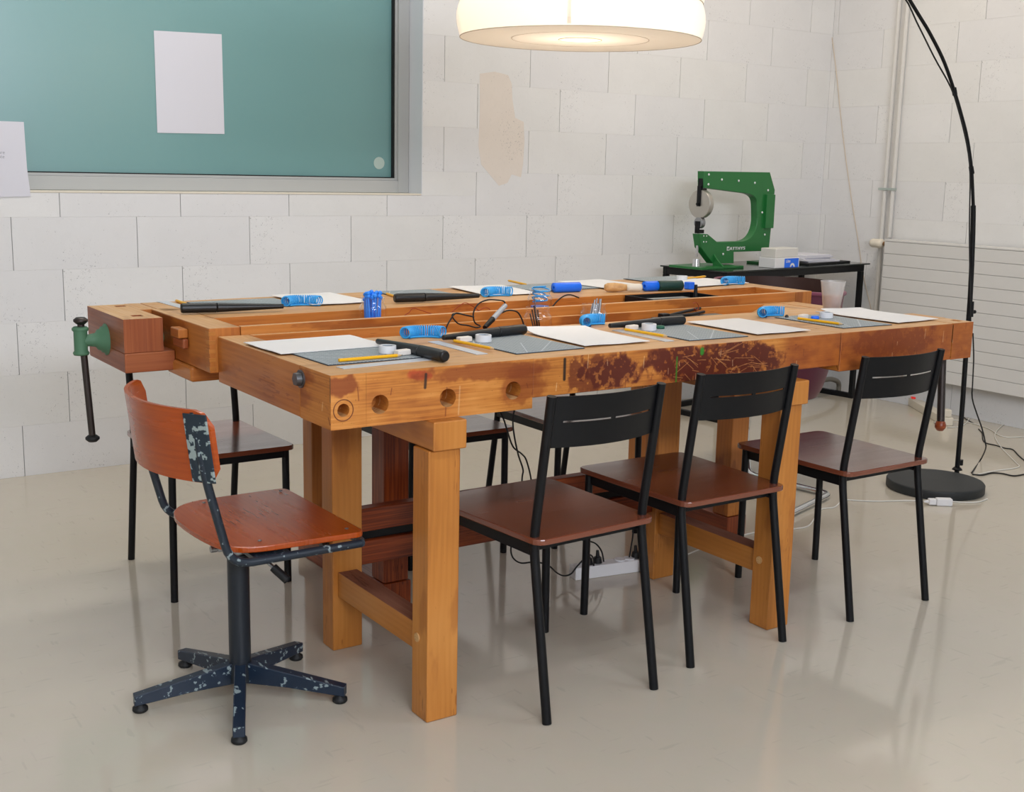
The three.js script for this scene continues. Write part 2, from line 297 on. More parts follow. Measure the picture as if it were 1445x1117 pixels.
// the interior window with frosted teal glass
{
  const w = struct('window_1', 'grey framed window with frosted blue-green glass');
  const zi = ROOM.z0 - .125, a0 = OPEN.a0, a1 = OPEN.a1, y0 = OPEN.y0, y1 = OPEN.y1;       // face of the frame
  part(w, 'jamb', B(a1 - .004, a1, y0, y1, zi - .06, ROOM.z0 - .001, 0), M.reveal, 'pale blue-grey painted jamb');
  part(w, 'jamb', B(a0, a0 + .004, y0, y1, zi - .06, ROOM.z0 - .001, 0), M.reveal);
  part(w, 'window_sill', B(a0 + .004, a1 - .004, y0, y0 + .008, zi, ROOM.z0 + .002, .002), M.cream, 'cream sill edge');
  const fr = (k, z1, z2) => merge([B(a0 + .005, a0 + .005 + k, y0 + .008, y1, z1, z2, .003), B(a1 - .005 - k, a1 - .005, y0 + .008, y1, z1, z2, .003), B(a0 + .005 + k, a1 - .005 - k, y0 + .008, y0 + .008 + k, z1, z2, .003), B(a0 + .005 + k, a1 - .005 - k, y1 - k, y1, z1, z2, .003)]);
  part(w, 'window_frame', fr(.058, zi - .06, zi), M.frame);
  const k = .058, gx0 = a0 + .005 + k, gx1 = a1 - .005 - k, gy0 = y0 + .008 + k, gy1 = y1 - k;
  part(w, 'glazing_bead', merge([B(gx1 - .012, gx1, gy0, gy1, zi - .05, zi - .012, .002), B(gx0, gx1 - .012, gy0, gy0 + .012, zi - .05, zi - .012, .002)]), M.frame);
  part(w, 'gasket', merge([B(gx1 - .020, gx1 - .012, gy0 + .012, gy1, zi - .05, zi - .02, 0), B(gx0, gx1 - .02, gy0 + .012, gy0 + .017, zi - .05, zi - .02, 0)]), M.gasket);
  M.frost = new THREE.MeshPhysicalMaterial({ color: 0x77adad, roughness: .32, metalness: 0, transmission: .2, thickness: 0, ior: 2.0 });
  part(w, 'pane', B(gx0, gx1 - .012, gy0 + .012, gy1, zi - .046, zi - .040, 0), M.frost, 'frosted teal glass');
  part(w, 'partition', B(a0 - .2, a1 + .4, y0 - .3, y1 + .2, zi - .62, zi - .60, 0), std(0x4aa0a4, .8));
  const c = at(535, 230, 'z', zi - .039);
  const dot = new THREE.CylinderGeometry(.029, .029, .001, 32); dot.rotateX(PI / 2);
  single('round_spot', dot, std(0xbcd0c8, .7), 'pale round sticker on the frosted glass near the frame corner', 'sticker', null, [c.x, c.y, zi - .0392]);  // plain pale disc set just in front of the pane
  // sheets of paper taped to the pane
  const sheet = (corners, z) => { const s = new THREE.Shape(); corners.forEach(([px, py], i) => { const p = at(px, py, 'z', z); i ? s.lineTo(p.x, p.y) : s.moveTo(p.x, p.y); }); const g = new THREE.ExtrudeGeometry(s, { depth: .0006, bevelEnabled: false }); g.translate(0, 0, z); return boxUV(g, 'x'); };
  single('paper_sheet', sheet([[217, 43], [312.7, 48.3], [316.7, 189], [222, 187.3]], zi - .038), M.paperCool, 'blank white sheet taped to the middle of the frosted glass', 'paper');
  const t = thing('paper_notice', 'white printed sheet hanging over the sill of the frosted window', 'paper');
  const zp = ROOM.z0 + .003;
  part(t, 'sheet', sheet([[-70, 168], [33.5, 172], [38, 236], [43.5, 277], [-60, 279]], zp), M.paperCool);
  const font0 = await new FontLoader().loadAsync('fonts/droid/droid_sans_regular.typeface.json');
  for (const [s, px, py] of [['aure', -6, 217], ['aute', -6, 223]]) { const g = new TextGeometry(s, { font: font0, size: .012, depth: .0003, curveSegments: 2 }); const p = at(px, py, 'z', zp + .0007); g.translate(p.x, p.y, p.z); part(t, 'print', g, std(0x9a9aa2, .8)); }
}

// ------------------------------------------------------------------ workbenches
// faces that look up take the second material: worn pale top, varnished sides
function topped(g, grain, ou = 0, ov = 0) {
  const s = boxUV(g, grain, ou, ov), p = s.attributes.position, n = s.attributes.normal, uv = s.attributes.uv, side = [], up = [];
  for (let i = 0; i < p.count; i += 3) (n.getY(i) + n.getY(i + 1) + n.getY(i + 2) > 2.4 ? up : side).push(i);
  const order = [...side, ...up], P = new Float32Array(p.count * 3), N = new Float32Array(p.count * 3), U = new Float32Array(p.count * 2);
  order.forEach((t, k) => { for (let j = 0; j < 3; j++) { P.set([p.getX(t + j), p.getY(t + j), p.getZ(t + j)], (k * 3 + j) * 3); N.set([n.getX(t + j), n.getY(t + j), n.getZ(t + j)], (k * 3 + j) * 3); U.set([uv.getX(t + j), uv.getY(t + j)], (k * 3 + j) * 2); } });
  const o = new THREE.BufferGeometry(); o.setAttribute('position', new THREE.BufferAttribute(P, 3)); o.setAttribute('normal', new THREE.BufferAttribute(N, 3)); o.setAttribute('uv', new THREE.BufferAttribute(U, 2));
  o.addGroup(0, side.length * 3, 0); o.addGroup(side.length * 3, up.length * 3, 1); return o;
}
// front edge of the near bench: varnish worn, soaked with dark stains, scratches and drips of paint; one texel strip = 2.24 x 0.14 m, from y = 0.72
const frontMap = (() => {
  const W = 2048, H = 128, light = hex(0xd9944a), mid = hex(0xc37a32), dark = hex(0x94501d), soak = hex(0x541a0c), soak2 = hex(0x7a3412);
  const lines = [], R = rng(91);
  const L = (x0, y0, x1, y1, w, c, a) => lines.push([x0, y0, x1, y1, w, c, a]);
  for (let i = 0; i < 40; i++) { const x = .97 + R() * .3, y = .755 + R() * .07, a = (R() - .5) * 2.4, l = .02 + R() * .06; L(x, y, x + Math.cos(a) * l, y + Math.sin(a) * l * .5, .0006, hex(0xd79a5a), .8); }
  for (let i = 0; i < 26; i++) { const x = R() * 2.2, y = .74 + R() * .1; L(x, y, x + (R() - .5) * .012, y + .008 + R() * .03, .0011, hex(0x6b2c10), .6); }
  for (let i = 0; i < 16; i++) { const x = .25 + R() * 1.9, y = .745 + R() * .08; L(x, y, x + (R() - .5) * .006, y + .01 + R() * .025, .0008, hex(0xe8c9a0), .7); }
  L(.6225, .842, .6225, .793, .0035, hex(0x2a1c14), .9); L(.235, .835, .233, .805, .003, hex(0x2a1c14), .8);
  L(.985, .822, .985, .752, .0024, hex(0x3c7a1c), .85); L(1.072, .836, 1.072, .828, .006, hex(0x2f8a24), .9);
  L(.325, .80, .322, .735, .0016, hex(0xe9c8a4), .4); L(.29, .80, .287, .735, .0015, hex(0x6b2c10), .5);
  const blob = (x, y, cx, cy, rx, ry, s) => { const d = Math.hypot((x - cx) / rx, (y - cy) / ry); return smooth(1.15, .75, d + (fbm(x * 40, y * 40, 4096, 4096, s, 4) - .5) * 1.1); };
  return tex(W, H, (u, v) => {
    const x = u * 2.24, y = .72 + v * .14;
    const fine = fbm(u * 20, v * 48, 20, 48, 7, 4), big = fbm(u * 22, v * 2, 22, 2, 8, 4), sp = vn(u * 900, v * 60, 900, 60, 4);
    let t = clamp(.5 + (fine - .5) * .8 + (big - .5) * 1.2), c = t < .5 ? mixc(dark, mid, t * 2) : mixc(mid, light, t * 2 - 1);
    const vise = smooth(1.36, 1.42, x); c = mixc(c, mixc(soak2, hex(0xb0601f), fbm(x * 30, y * 60, 4096, 4096, 31, 4)), vise * .75);
    const flake = smooth(.60, .68, fbm(x * 90, y * 90, 4096, 4096, 55, 4));
    const s1 = Math.max(blob(x, y, .76, .80, .105, .042, 61), blob(x, y, .72, .795, .10, .05, 62) * .65);
    const s2 = Math.max(blob(x, y, 1.0, .81, .12, .045, 63), blob(x, y, 1.2, .80, .19, .048, 64), blob(x, y, 1.1, .77, .15, .03, 66));
    c = mixc(c, soak, clamp(Math.max(s1, s2) * .92 - flake * .5));
    c = mixc(c, soak2, clamp(blob(x, y, 1.85, .81, .2, .05, 67) * .7 - flake * .3));
    c = mixc(c, soak2, blob(x, y, .03, .825, .045, .022, 68) * .7); c = mixc(c, hex(0xb0301c), blob(x, y, .215, .833, .03, .014, 69) * .6);
    c = mixc(c, soak2, blob(x, y, .40, .83, .18, .02, 70) * .55); c = mixc(c, soak2, blob(x, y, .5, .79, .06, .05, 71) * .45);
    if (sp > .965) c = mixc(c, hex(0x4a2410), .5);
    for (const [x0, y0, x1, y1, w, col, a] of lines) {
      const dx = x1 - x0, dy = y1 - y0, q = clamp(((x - x0) * dx + (y - y0) * dy) / (dx * dx + dy * dy)), d = Math.hypot(x - x0 - dx * q, y - y0 - dy * q);
      if (d < w * 1.6) c = mixc(c, col, a * smooth(w * 1.6, w * .6, d));
    }
    return c;
  }, true, 2.24, .14);
})();
frontMap.offset.set(0, -.72 / .14);
M.front = new THREE.MeshPhysicalMaterial({ map: frontMap, roughness: .5, bumpMap: M.benchSide.bumpMap, bumpScale: .0006 });
const evr = new Evaluator(); evr.useGroups = false; evr.attributes = ['position', 'normal', 'uv'];
function mortise(g, cuts) { let br = new Brush(mergeVertices(g)); br.updateMatrixWorld(); for (const c of cuts) { const k = new Brush(B(...c, 0)); k.updateMatrixWorld(); br = evr.evaluate(br, k, SUBTRACTION); } return br.geometry; }
const FRONT = [M.front, M.benchTop], SIDE = [M.benchSide, M.benchTop];

const H1 = .85;
const bench1 = thing('workbench', 'long wooden joiner workbench with stained front edge and bored dog holes', 'workbench');
{
  const b = bench1, y = H1, t = .12, tm = .095;
  // end board at the left: two pieces, the front one with a plugged bolt hole
  part(b, 'end_cap', topped(B(0, .085, y - t, y, -.673, -.1585, .003), 'z', .2), SIDE);
  const ev = new Evaluator(); ev.useGroups = false; ev.attributes = ['position', 'normal', 'uv'];
  const bore = (g, holes) => { let br = new Brush(g.index ? g : mergeVertices(g)); br.updateMatrixWorld(); for (const [x, yy, r, d] of holes) { const c = new THREE.CylinderGeometry(r, r, d * 2, 28); c.rotateX(PI / 2); c.translate(x, yy, 0); const k = new Brush(c); k.updateMatrixWorld(); br = ev.evaluate(br, k, SUBTRACTION); } return br.geometry; };
  part(b, 'end_cap', topped(bore(B(0, .085, y - t, y, -.157, 0, 0), [[.030, .772, .0145, .05]]), 'x'), FRONT);
  const ringG = new THREE.TorusGeometry(.0235, .0012, 6, 32); ringG.translate(.030, .772, .0004);
  part(b, 'plug_ring', ringG, std(0x7c4420, .6));
  part(b, 'front_block', topped(bore(B(.0854, .5288, y - t, y, -.10, 0, 0), [[.119, .777, .0215, .06], [.293, .776, .0215, .06], [.473, .778, .0215, .06]]), 'x'), FRONT);
  part(b, 'front_rail', topped(B(.529, 1.6105, y - tm, y, -.10, 0, .003), 'x'), FRONT);
  for (let i = 0; i < 3; i++) part(b, 'top_plank', topped(B(.0865, 2.05, y - tm, y, -.485 + i * .1285, -.485 + (i + 1) * .1285 - .0006, .0015), 'x', i * .4, i * .11), SIDE);
  part(b, 'tray_bottom', boxUV(B(.0865, 2.05, y - .09, y - .075, -.655, -.486, 0), 'x'), M.benchSide);
  part(b, 'back_rail', topped(B(.0865, 2.05, y - .10, y, -.673, -.656, .002), 'x', .7), SIDE);
  const rs = new THREE.Shape(); rs.moveTo(2.05, y - .075); rs.lineTo(1.80, y - .075); rs.lineTo(1.97, y - .002); rs.lineTo(2.05, y - .002); rs.closePath();
  const rg = new THREE.ExtrudeGeometry(rs, { depth: .168, bevelEnabled: false }); rg.translate(0, 0, -.655);
  part(b, 'tray_ramp', boxUV(rg, 'z'), M.benchTop);
  part(b, 'end_cap', topped(B(2.051, 2.135, y - t, y, -.673, -.112, .003), 'z', .9), SIDE);
  // tail vise
  part(b, 'vise_jaw', topped(B(1.6125, 2.126, y - .114, y, -.1, 0, .003), 'x'), FRONT);
  const blk = part(b, 'vise_block', topped(mortise(B(2.1285, 2.228, y - .114, y, -.11, 0, 0), [[2.19, 2.212, y - .09, y + .01, -.06, -.028]]), 'x', 0), FRONT);
  part(b, 'vise_block', topped(B(2.145, 2.24, y - .114, y, -.245, -.1105, .003), 'z', .3), [M.redVise, M.benchTop]);
  part(b, 'vise_screw', merge([rod([2.236, .795, -.13], [2.262, .795, -.13], .028, .024, 20), rod([2.262, .795, -.13], [2.30, .795, -.13], .02, .02, 18)]), M.darkSteel);
  const hb = part(b, 'vise_handle', rod([2.282, .806, -.148], [2.27, .503, -.118], .0125, .0125, 14), M.darkSteel);
  const kn = lathe([[0, -.019], [.010, -.018], [.0175, -.008], [.0185, .002], [.014, .013], [.006, .018], [0, .019]], 20); kn.translate(2.27, .489, -.118);
  part(hb, 'handle_knob', kn, M.knobWood, 'turned wooden knob');
  // hexagon bolts
  const hexb = (x, yy, z, r) => merge([rod([x, yy, z], [x - .004, yy, z], r * 1.25, r * 1.25, 24), rod([x - .004, yy, z], [x - .016, yy, z], r, r * .92, 6)]);
  part(b, 'bolt', hexb(0, .82, -.151, .0165), M.boltSteel, 'steel hexagon bolt with washer'); part(b, 'bolt', hexb(.233, .289, -.521, .015), M.darkSteel);
  // trestles
  for (const [x, s] of [[.235, 0], [1.366, 1]]) {
    part(b, 'leg', boxUV(B(x, x + .085, 0, .66, -.058, .016, .004), 'y', .1 + s * .5, s * .13), M.leg);
    part(b, 'leg', boxUV(B(x, x + .088, 0, .66, -.555, -.488, .004), 'y', .7 + s * .3, .21 + s * .07), M.leg);
    part(b, 'cap_beam', boxUV(B(x + .004, x + .092, .661, .7295, -.60, .031, .004), 'z', s * .4, .1), M.leg);
    part(b, 'cross_stretcher', topped(B(x + .014, x + .072, .153, .222, -.488, -.058, .003), 'z', s), [M.leg, M.dusty]);
    const pl = new THREE.CylinderGeometry(.011, .011, .004, 16); pl.rotateZ(PI / 2); pl.translate(x - .001, .20 + .0, -.03);
    part(b, 'dowel_plug', pl, M.beech);
  }
  part(b, 'long_stretcher', boxUV(B(.322, 1.367, .315, .38, -.545, -.505, .004), 'x', .3), M.redwood);
  part(b, 'long_stretcher', boxUV(B(.322, 1.367, .222, .289, -.545, -.505, .004), 'x', .8, .1), M.redwood);
  part(b, 'tie_bar', B(.322, 1.367, .290, .314, -.532, -.518, .001), M.black);
}
const tilt = .0054, H2 = x => .8715 + x * tilt;      // the wall-side bench stands a little higher and rises to the right
const bench2 = thing('workbench', 'second wooden joiner workbench on the wall side, with green cast vise', 'workbench');
{
  const b = bench2, m4 = new THREE.Matrix4().makeRotationZ(Math.atan(tilt));
  const T = g => g.applyMatrix4(m4), y = .8715, t = .118;
  part(b, 'end_cap', T(topped(B(-.017, .068, y - t, y, -1.15, -.6755, .003), 'z', .35)), SIDE);
  for (let i = 0; i < 5; i++) part(b, 'dovetail', T(boxUV(B(-.0185, .0, y - t + .006 + i * .023, y - t + .017 + i * .023, -.70, -.6745, .001), 'x', i * .2)), M.leg);
  for (let i = 0; i < 4; i++) part(b, 'top_plank', T(topped(B(i > 1 ? .0695 : -.0, 2.15, y - .095, y, -1.313 + i * .11, -1.313 + (i + 1) * .11 - .0006, .0015), 'x', i * .37, i * .09)), SIDE);
  part(b, 'tray_bottom', T(boxUV(B(.0695, 2.149, y - .095, y - .08, -.873, -.695, 0), 'x', .4)), M.benchSide);
  part(b, 'back_rail', T(topped(B(.0695, 2.149, y - .10, y, -.695, -.6755, .002), 'x', .2)), SIDE);
  part(b, 'end_cap', T(topped(B(2.15, 2.235, y - t, y, -1.313, -.6755, .003), 'z', .75)), SIDE);
  // tail vise at the left end
  part(b, 'vise_jaw', T(topped(B(-.05, -.001, y - .1, y, -1.313, -1.152, .003), 'z', .2)), SIDE);
  part(b, 'vise_block', T(topped(mortise(B(-.158, -.0505, y - .092, y, -1.303, -.945, 0), [[-.115, -.085, y - .08, y + .01, -1.03, -1.0], [-.09, -.06, y - .08, y + .01, -1.27, -1.245]]), 'z', .45)), [M.redVise, M.benchTop]);
  part(b, 'vise_block', T(boxUV(B(-.158, -.018, y - .148, y - .0925, -1.303, -.945, .004), 'x', .1)), M.redVise);
  part(b, 'guide_block', T(boxUV(B(-.045, -.0175, y - .045, y - .02, -.90, -.835, .003), 'z', .3)), M.benchSide);
  part(b, 'guide_block', T(boxUV(B(-.035, -.0175, y - .075, y - .0455, -.915, -.83, .006), 'z', .6)), M.redVise);
  part(b, 'guide_rail', boxUV(B(-.03, .10, y - t - .043, y - t - .001, -1.0, -.80, .008), 'x', .2), M.benchSide);
  part(b, 'vise_screw', merge([rod([-.05, .80, -1.06], [-.018, .80, -1.06], .017, .017, 16)]), M.castGreen);
  // cast iron hub: flared collar, neck, cross head
  const hub = lathe([[0, 0], [.044, 0], [.045, .006], [.038, .009], [.037, .016], [.031, .019], [.029, .027], [.020, .033], [.017, .05], [.017, .075]], 28); hub.rotateZ(PI / 2); hub.translate(-.158, .795, -1.12);
  const hd = lathe([[0, -.040], [.020, -.040], [.0225, -.034], [.0185, -.028], [.0185, .026], [.0225, .030], [.0225, .036], [.018, .040], [0, .040]], 24); hd.translate(-.232, .795, -1.12);
  part(b, 'vise_hub', merge([hub, hd]), M.castGreen, 'green painted cast iron hub');
  const bar = part(b, 'vise_handle', rod([-.230, .845, -1.12], [-.212, .522, -1.12], .0095, .0095, 16), M.darkSteel);
  const cap = (x, yy, k) => { const g = lathe([[0, -.010 * k], [.012, -.010 * k], [.0195, -.003 * k], [.0195, .003 * k], [.012, .009 * k], [0, .010 * k]].map(p => [p[0], p[1]]), 20); g.translate(x, yy, -1.12); return g; };
  part(bar, 'handle_knob', cap(-.230, .852, 1), M.darkSteel); part(bar, 'handle_knob', cap(-.2115, .514, 1), M.blackMatte);
  // trestles on sled feet
  for (const [x, s] of [[.504, 0], [1.90, 1]]) {
    part(b, 'foot', boxUV(B(x - .004, x + .09, 0, .075, -1.315, -.70, .004), 'z', .2 + s * .3), M.redwood);
    part(b, 'leg', boxUV(B(x, x + .083, .076, .69, -.785, -.705, .004), 'y', .3 + s * .2), s ? M.benchSide : M.redwood);
    part(b, 'leg', boxUV(B(x, x + .083, .076, .69, -1.276, -1.204, .004), 'y', .6 + s * .2), M.benchSide);
    part(b, 'cap_beam', boxUV(B(x - .004, x + .09, .691, .748, -1.30, -.69, .004), 'z', .5), M.benchSide);
  }
}

// ------------------------------------------------------------------ metal chairs with plywood seat (front of the chair looks to -z)
function chairParts() {
  const c = thing('chair', 'x', 'chair');
  const s = new THREE.Shape(), w = .198, f = -.262, k = .192, r = .03;
  s.moveTo(-w + r, -f); s.lineTo(w - r, -f); s.quadraticCurveTo(w, -f, w, -f - r); s.lineTo(w - .012, -k + r); s.quadraticCurveTo(w - .012, -k, w - .012 - r, -k); s.lineTo(-w + .012 + r, -k); s.quadraticCurveTo(-w + .012, -k, -w + .012, -k + r); s.lineTo(-w, -f - r); s.quadraticCurveTo(-w, -f, -w + r, -f);
  const sg = new THREE.ExtrudeGeometry(s, { depth: .009, bevelEnabled: true, bevelSize: .003, bevelThickness: .003, bevelSegments: 2, curveSegments: 5 }); sg.rotateX(-PI / 2); sg.translate(0, .433, 0);
  part(c, 'seat', boxUV(sg, 'x'), M.seat, 'brown plywood seat');
  const rl = .0115;
  for (const q of [-1, 1]) {
    part(c, 'leg', pipe([[q * .174, 0, .228], [q * .171, .43, .155], [q * .171, .788, .208]], rl, 10, .05), M.black);
    part(c, 'leg', pipe([[q * .182, 0, -.23], [q * .178, .425, -.232]], rl, 10), M.black);
    part(c, 'side_rail', B(q * .176 - .004, q * .176 + .004, .398, .428, -.243, .155, .001), M.black);
    const fl = []; for (const [y0, z0] of [[.663, .186], [.783, .2035]]) fl.push([y0, z0]);
    for (const yy of [.69, .755]) { const g = rod([q * .171, yy, .185 + (yy - .66) * .147 + .010], [q * .171, yy, .185 + (yy - .66) * .147 + .0145], .004, .003, 8); part(c, 'screw', g, M.steel); }
  }
  part(c, 'cross_rail', B(-.171, .171, .405, .428, -.243, -.232, .001), M.black); part(c, 'cross_rail', B(-.171, .171, .405, .428, .138, .15, .001), M.black);
  // curved back panel with two slots
  const X = .166, zc = (x, y) => .188 + (y - .663) * .147 + .034 * (1 - (x / X) ** 2) - .004;
  const strip = (x0, x1, y0, y1, n) => slab((u, v) => { const x = x0 + (x1 - x0) * u, yy = y0 + (y1 - y0) * v; return V(x, yy, zc(x, yy)); }, n, 1, () => V(0, 0, .0035));
  part(c, 'back_panel', merge([strip(-X, X, .727, .786, 20), strip(-X, X, .662, .7225, 20), strip(-X, -.135, .7225, .727, 3), strip(-.006, .006, .7225, .727, 1), strip(.135, X, .7225, .727, 3)]), M.black);
  return c;
}
const chair0 = chairParts();
chair0.position.set(.64, 0, -.07); chair0.rotation.y = .05;
chair0.userData.label = 'black metal chair with reddish plywood seat beside the bench leg nearest the swivel chair';
dup(chair0, [1.173, 0, -.133], 0, 'black metal chair with dark plywood seat standing in front of the bench leg with rail');
dup(chair0, [1.81, 0, -.138], 0, 'black metal chair with brown seat at the bench end near the arc lamp base');
dup(chair0, [.176, 0, -1.302], PI, 'black metal chair by the block wall, behind the orange swivel chair');
for (const [x, z, l] of [[.924, -1.20, 'black metal chair on the wall side, its seat corner showing behind the cap beam'], [1.467, -1.148, 'black metal chair on the wall side, behind the hanging black cables']]) dup(chair0, [x, 0, z], PI, l, 'chairs on the wall side of the benches');

// ------------------------------------------------------------------ swivel chair
{
  const cx = -.077, cz = -.361;
  const chip = (s, amt, base = hex(0x15212e), bare = hex(0x8b9a9c)) => tex(256, 256, (u, v) => { const n = fbm(u * 22, v * 22, 22, 22, s, 4); return mixc(base, bare, smooth(amt, amt + .03, n)); }, true, .25, .25);
  const mNavy = new THREE.MeshStandardMaterial({ map: chip(5, .74, hex(0x1b2733)), roughness: .36 });
  const mChip = new THREE.MeshStandardMaterial({ map: chip(8, .67, hex(0x17273a)), roughness: .4 });
  const s = thing('swivel_chair', 'orange plywood swivel chair on chipped navy five-star base', 'chair', [cx, 0, cz]);
  part(s, 'column', merge([rod([0, .045, 0], [0, .365, 0], .0265, .0265, 24), rod([0, .04, 0], [0, .09, 0], .031, .028, 24)]), std(0x17202a, .4));
  const feet = [[-.315, -.397], [-.136, -.597], [.128, -.492], [.113, -.197], [-.174, -.124]];
  for (const [fx, fz] of feet) {
    const dx = fx - cx, dz = fz - cz, l = Math.hypot(dx, dz), a = Math.atan2(-dz, dx);
    const sh = new THREE.Shape(); sh.moveTo(.018, .038); sh.lineTo(.018, .088); sh.lineTo(l + .012, .042); sh.lineTo(l + .012, .021); sh.lineTo(l * .5, .034); sh.closePath();
    const g = new THREE.ExtrudeGeometry(sh, { depth: .024, bevelEnabled: true, bevelSize: .002, bevelThickness: .002, bevelSegments: 1 }); g.translate(0, 0, -.012);
    g.rotateY(a);
    const leg = part(s, 'leg', boxUV(g, 'y'), mChip, 'navy star leg with chipped paint');
    const ft = lathe([[0, 0], [.015, 0], [.0185, .004], [.018, .011], [.010, .016], [.008, .03], [0, .03]], 20); ft.translate(dx, 0, dz); part(leg, 'glide', ft, M.blackMatte);
  }
  part(s, 'seat_clamp', merge([rod([0, .362, 0], [0, .395, 0], .02, .02, 16), B(-.06, .075, .385, .408, -.03, .03, .003), rod([-.06, .392, .02], [-.075, .392, .02], .008, .008, 10), rod([-.03, .388, .03], [-.03, .388, .043], .008, .008, 10)]), M.steel);
  const lv = part(s, 'lever', rod([.015, .392, .03], [.055, .345, .085], .0045, .0045, 8), M.steel);
  part(lv, 'lever_grip', tube([[.055, .345, .085], [.062, .336, .094], [.07, .327, .104], [.078, .317, .115]], .0105, 10, 10), M.blackMatte);
  // seat: moulded plywood, rounded back corners, front edge rolling over
  const sh = new THREE.Shape();                                  // shape x = forward, y = toward the far side (-z)
  sh.moveTo(.225, -.185); sh.quadraticCurveTo(.245, -.185, .247, -.165); sh.lineTo(.24, .25); sh.quadraticCurveTo(.24, .272, .215, .272); sh.lineTo(.03, .27);
  sh.bezierCurveTo(-.07, .268, -.10, .20, -.103, .11); sh.bezierCurveTo(-.105, .04, -.10, -.08, -.075, -.13); sh.bezierCurveTo(-.06, -.16, -.03, -.172, .02, -.175); sh.closePath();
  const pts = sh.getPoints(10), nu = 1;
  const base = new THREE.ExtrudeGeometry(sh, { depth: .009, bevelEnabled: true, bevelSize: .0025, bevelThickness: .0025, bevelSegments: 2, curveSegments: 10, steps: 1 });
  base.rotateX(-PI / 2); base.translate(0, .421, 0);
  part(s, 'seat', boxUV(base, 'z', .1, .1), M.ply, 'orange-brown moulded plywood seat');
  part(s, 'rivet', merge([[.215, .24], [.215, -.155], [.0, .23], [.0, -.14]].map(([x, z]) => { const g = new THREE.SphereGeometry(.005, 8, 6); g.scale(1, .35, 1); g.translate(x, .4355, -z); return g; })), M.steel);
  // tube frame: two uprights joined under the front of the seat
  const R = .0102, zn = .178, zf = -.262;
  part(s, 'frame', merge([
    pipe([[-.158, .76, zn - .008], [-.142, .62, zn + .004], [-.085, .40, zn], [.235, .405, zn + .012]], R, 12, .05),
    pipe([[.235, .405, zn + .012], [.252, .40, zn - .02], [.245, .40, zf + .03], [.23, .405, zf]], R, 12, .03),
    pipe([[-.158, .76, zf + .008], [-.142, .62, zf - .004], [-.085, .40, zf], [.23, .405, zf]], R, 12, .05),
    B(-.03, .06, .4, .411, zf, zn, .002)]), mNavy);
  // backrest
  const bw = (u) => { const a = (u - .5) * 2; return a; };
  const zb0 = -.272, zb1 = .208, zm = (zb0 + zb1) / 2, hw = (zb1 - zb0) / 2;
  const backX = (a, yy) => -.142 - .072 * (1 - a * a) + .022 * Math.abs(a) ** 3 - (yy - .6) * .12;
  const bk = slab((u, v) => {
    const a = (u - .5) * 2, e = Math.abs(a), corner = e > .86 ? Math.sqrt(Math.max(0, 1 - ((e - .86) / .14) ** 2)) : 1;
    const hgt = .083 - .035 * (1 - corner), yc = .683, yy = yc + (v - .5) * 2 * hgt;
    return V(backX(a, yy), yy, zm + a * hw);
  }, 32, 8, () => V(.0095, 0, 0));
  { const p = bk.attributes.position, uv = bk.attributes.uv; for (let i = 0; i < p.count; i++) uv.setXY(i, p.getZ(i) + .3, p.getY(i)); }
  part(s, 'backrest', bk, M.ply, 'curved orange-brown plywood backrest');
  const mBr = new THREE.MeshStandardMaterial({ map: chip(12, .55, hex(0x1a2a36), hex(0x93a19e)), roughness: .4 });
  const bracket = (a0, a1, y0, y1) => { const g = slab((u, v) => { const a = a0 + (a1 - a0) * v, yy = y0 + (y1 - y0) * u; return V(backX(a, yy) - .0045, yy, zm + a * hw); }, 8, 6, () => V(.004, 0, 0)), p = g.attributes.position, uv = g.attributes.uv; for (let i = 0; i < p.count; i++) uv.setXY(i, p.getZ(i), p.getY(i)); return g; };
  part(s, 'back_bracket', bracket(.80, .985, .602, .757), mBr, 'navy bracket with worn grey patch'); part(s, 'back_bracket', bracket(-.93, -.80, .62, .74), mBr);
}

